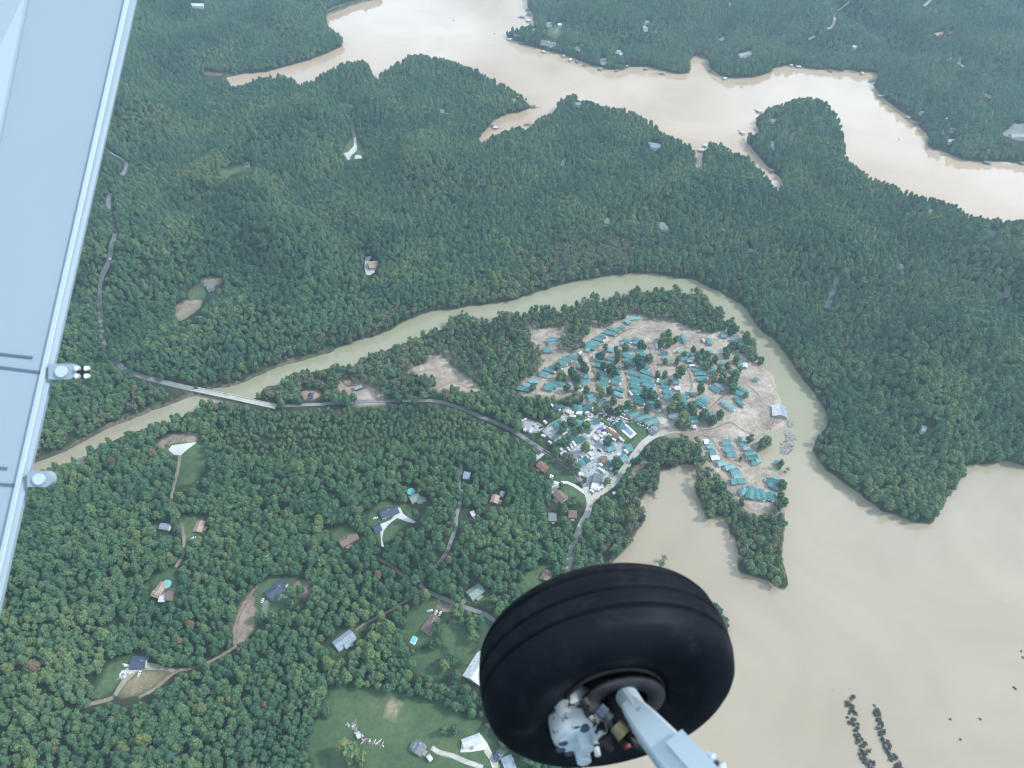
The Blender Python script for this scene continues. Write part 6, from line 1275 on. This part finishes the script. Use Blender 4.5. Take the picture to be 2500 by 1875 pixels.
# wing panel with its edge strip and hinge fittings
def plate(name, pts, th, mat, parent):
    P = [cs(*p)-C for p in pts]; n = len(P); nr = (P[1]-P[0]).cross(P[2]-P[0]).normalized()
    if nr.dot(fwd) < 0: nr = -nr
    V = [tuple(p) for p in P]+[tuple(p+nr*th) for p in P]
    return link(name, V, [tuple(range(n)), tuple(range(2*n-1, n-1, -1))]+[(i, i+n, (i+1) % n+n, (i+1) % n) for i in range(n)], mat, parent)
D0, D1 = 2.15, 1.75
def wd(y): return 1/(1/D0+(1/D1-1/D0)*y/1475)
def ex(y): return 333-333*y/1475
wing = plate('wing', [(ex(-60)-14, -60, wd(-60)), (ex(1560)-14, 1560, wd(1560)), (-700, 1560, wd(1560)), (-700, -60, wd(-60))], .03, 'wing_paint', plane_root)
plate('edge_strip', [(ex(-60), -60, wd(-60)-.002), (ex(1560), 1560, wd(1560)-.002), (ex(1560)-28, 1560, wd(1560)-.012), (ex(-60)-28, -60, wd(-60)-.012)], .012, 'wing_paint', wing)
plate('edge_highlight', [(ex(-60)-20, -60, wd(-60)-.016), (ex(1560)-20, 1560, wd(1560)-.016), (ex(1560)-29, 1560, wd(1560)-.013), (ex(-60)-29, -60, wd(-60)-.013)], .004, 'leg_paint', wing)  # thin raised strip in lighter paint, the edge highlight put into its colour
plate('wing_skin', [(80, -60, wd(-60)-.004), (0, 340, wd(340)-.004), (-330, 1560, wd(1560)-.004), (-700, 1560, wd(1560)-.16), (-700, -60, wd(-60)-.16)], .003, 'wing_paint', wing)
for x0, y0, x1, y1 in ((-60, 855, 78, 870), (-60, 886, 112, 908), (-60, 1135, 16, 1141), (-60, 1176, 60, 1183)):
    plate('slot', [(x0, y0, wd(y0)-.004), (x1, y1, wd(y1)-.004), (x1, y1+6.5, wd(y1)-.004), (x0, y0+6.5, wd(y0)-.004)], .002, 'slot_shade', wing)
for x0, x1, y, h in ((118, 186, 907, 19), (66, 127, 1170, 19)):
    pts = [(x0, y-h), (x1-h, y-h)]+[(x1-h+h*math.sin(a), y-h*math.cos(a)) for a in np.linspace(.3, 2.84, 8)]+[(x1-h, y+h), (x0, y+h)]
    hg = plate('hinge_fitting', [(x, yy, wd(y)-.02) for x, yy in pts], .02, 'wing_paint', wing)
    plate('hinge_cap', [(x0+(x1-x0)*.45+15*math.cos(a), y+14*math.sin(a), wd(y)-.026) for a in np.linspace(0, 6.2832, 16, endpoint=False)], .005, 'leg_paint', wing)
for x in (186, 209):
    for y in (899, 918): plate('stud', [(x+5*math.cos(a), y+6*math.sin(a), wd(900)-.03) for a in np.linspace(0, 6.2832, 10, endpoint=False)], .012, 'bright_steel', wing)
plate('stud_plate', [(178, 893, wd(900)-.016), (214, 893, wd(900)-.016), (214, 925, wd(900)-.016), (178, 925, wd(900)-.016)], .008, 'disc_steel', wing)

# ---------------------------------------------------------------- haze
V, Fc = [], []; box(V, Fc, -6400, 6400, -6400, 6400, -25, ALT+25)
hz = link('haze', V, Fc, 'wall_white'); hz['kind'] = 'stuff'; hz['label'] = 'thin blue summer haze over the valley'; hz['category'] = 'haze'
hm = bpy.data.materials.new('haze_air'); hm.use_nodes = True; ht = hm.node_tree; ht.nodes.clear()
ho = ht.nodes.new('ShaderNodeOutputMaterial'); pv = ht.nodes.new('ShaderNodeVolumePrincipled'); pv.inputs['Color'].default_value = (.62, .86, 1.0, 1); pv.inputs['Density'].default_value = HAZE_DENSITY; pv.inputs['Anisotropy'].default_value = .25
ht.links.new(pv.outputs[0], ho.inputs['Volume']); hz.data.materials.clear(); hz.data.materials.append(hm)
print('objects', len(bpy.data.objects))
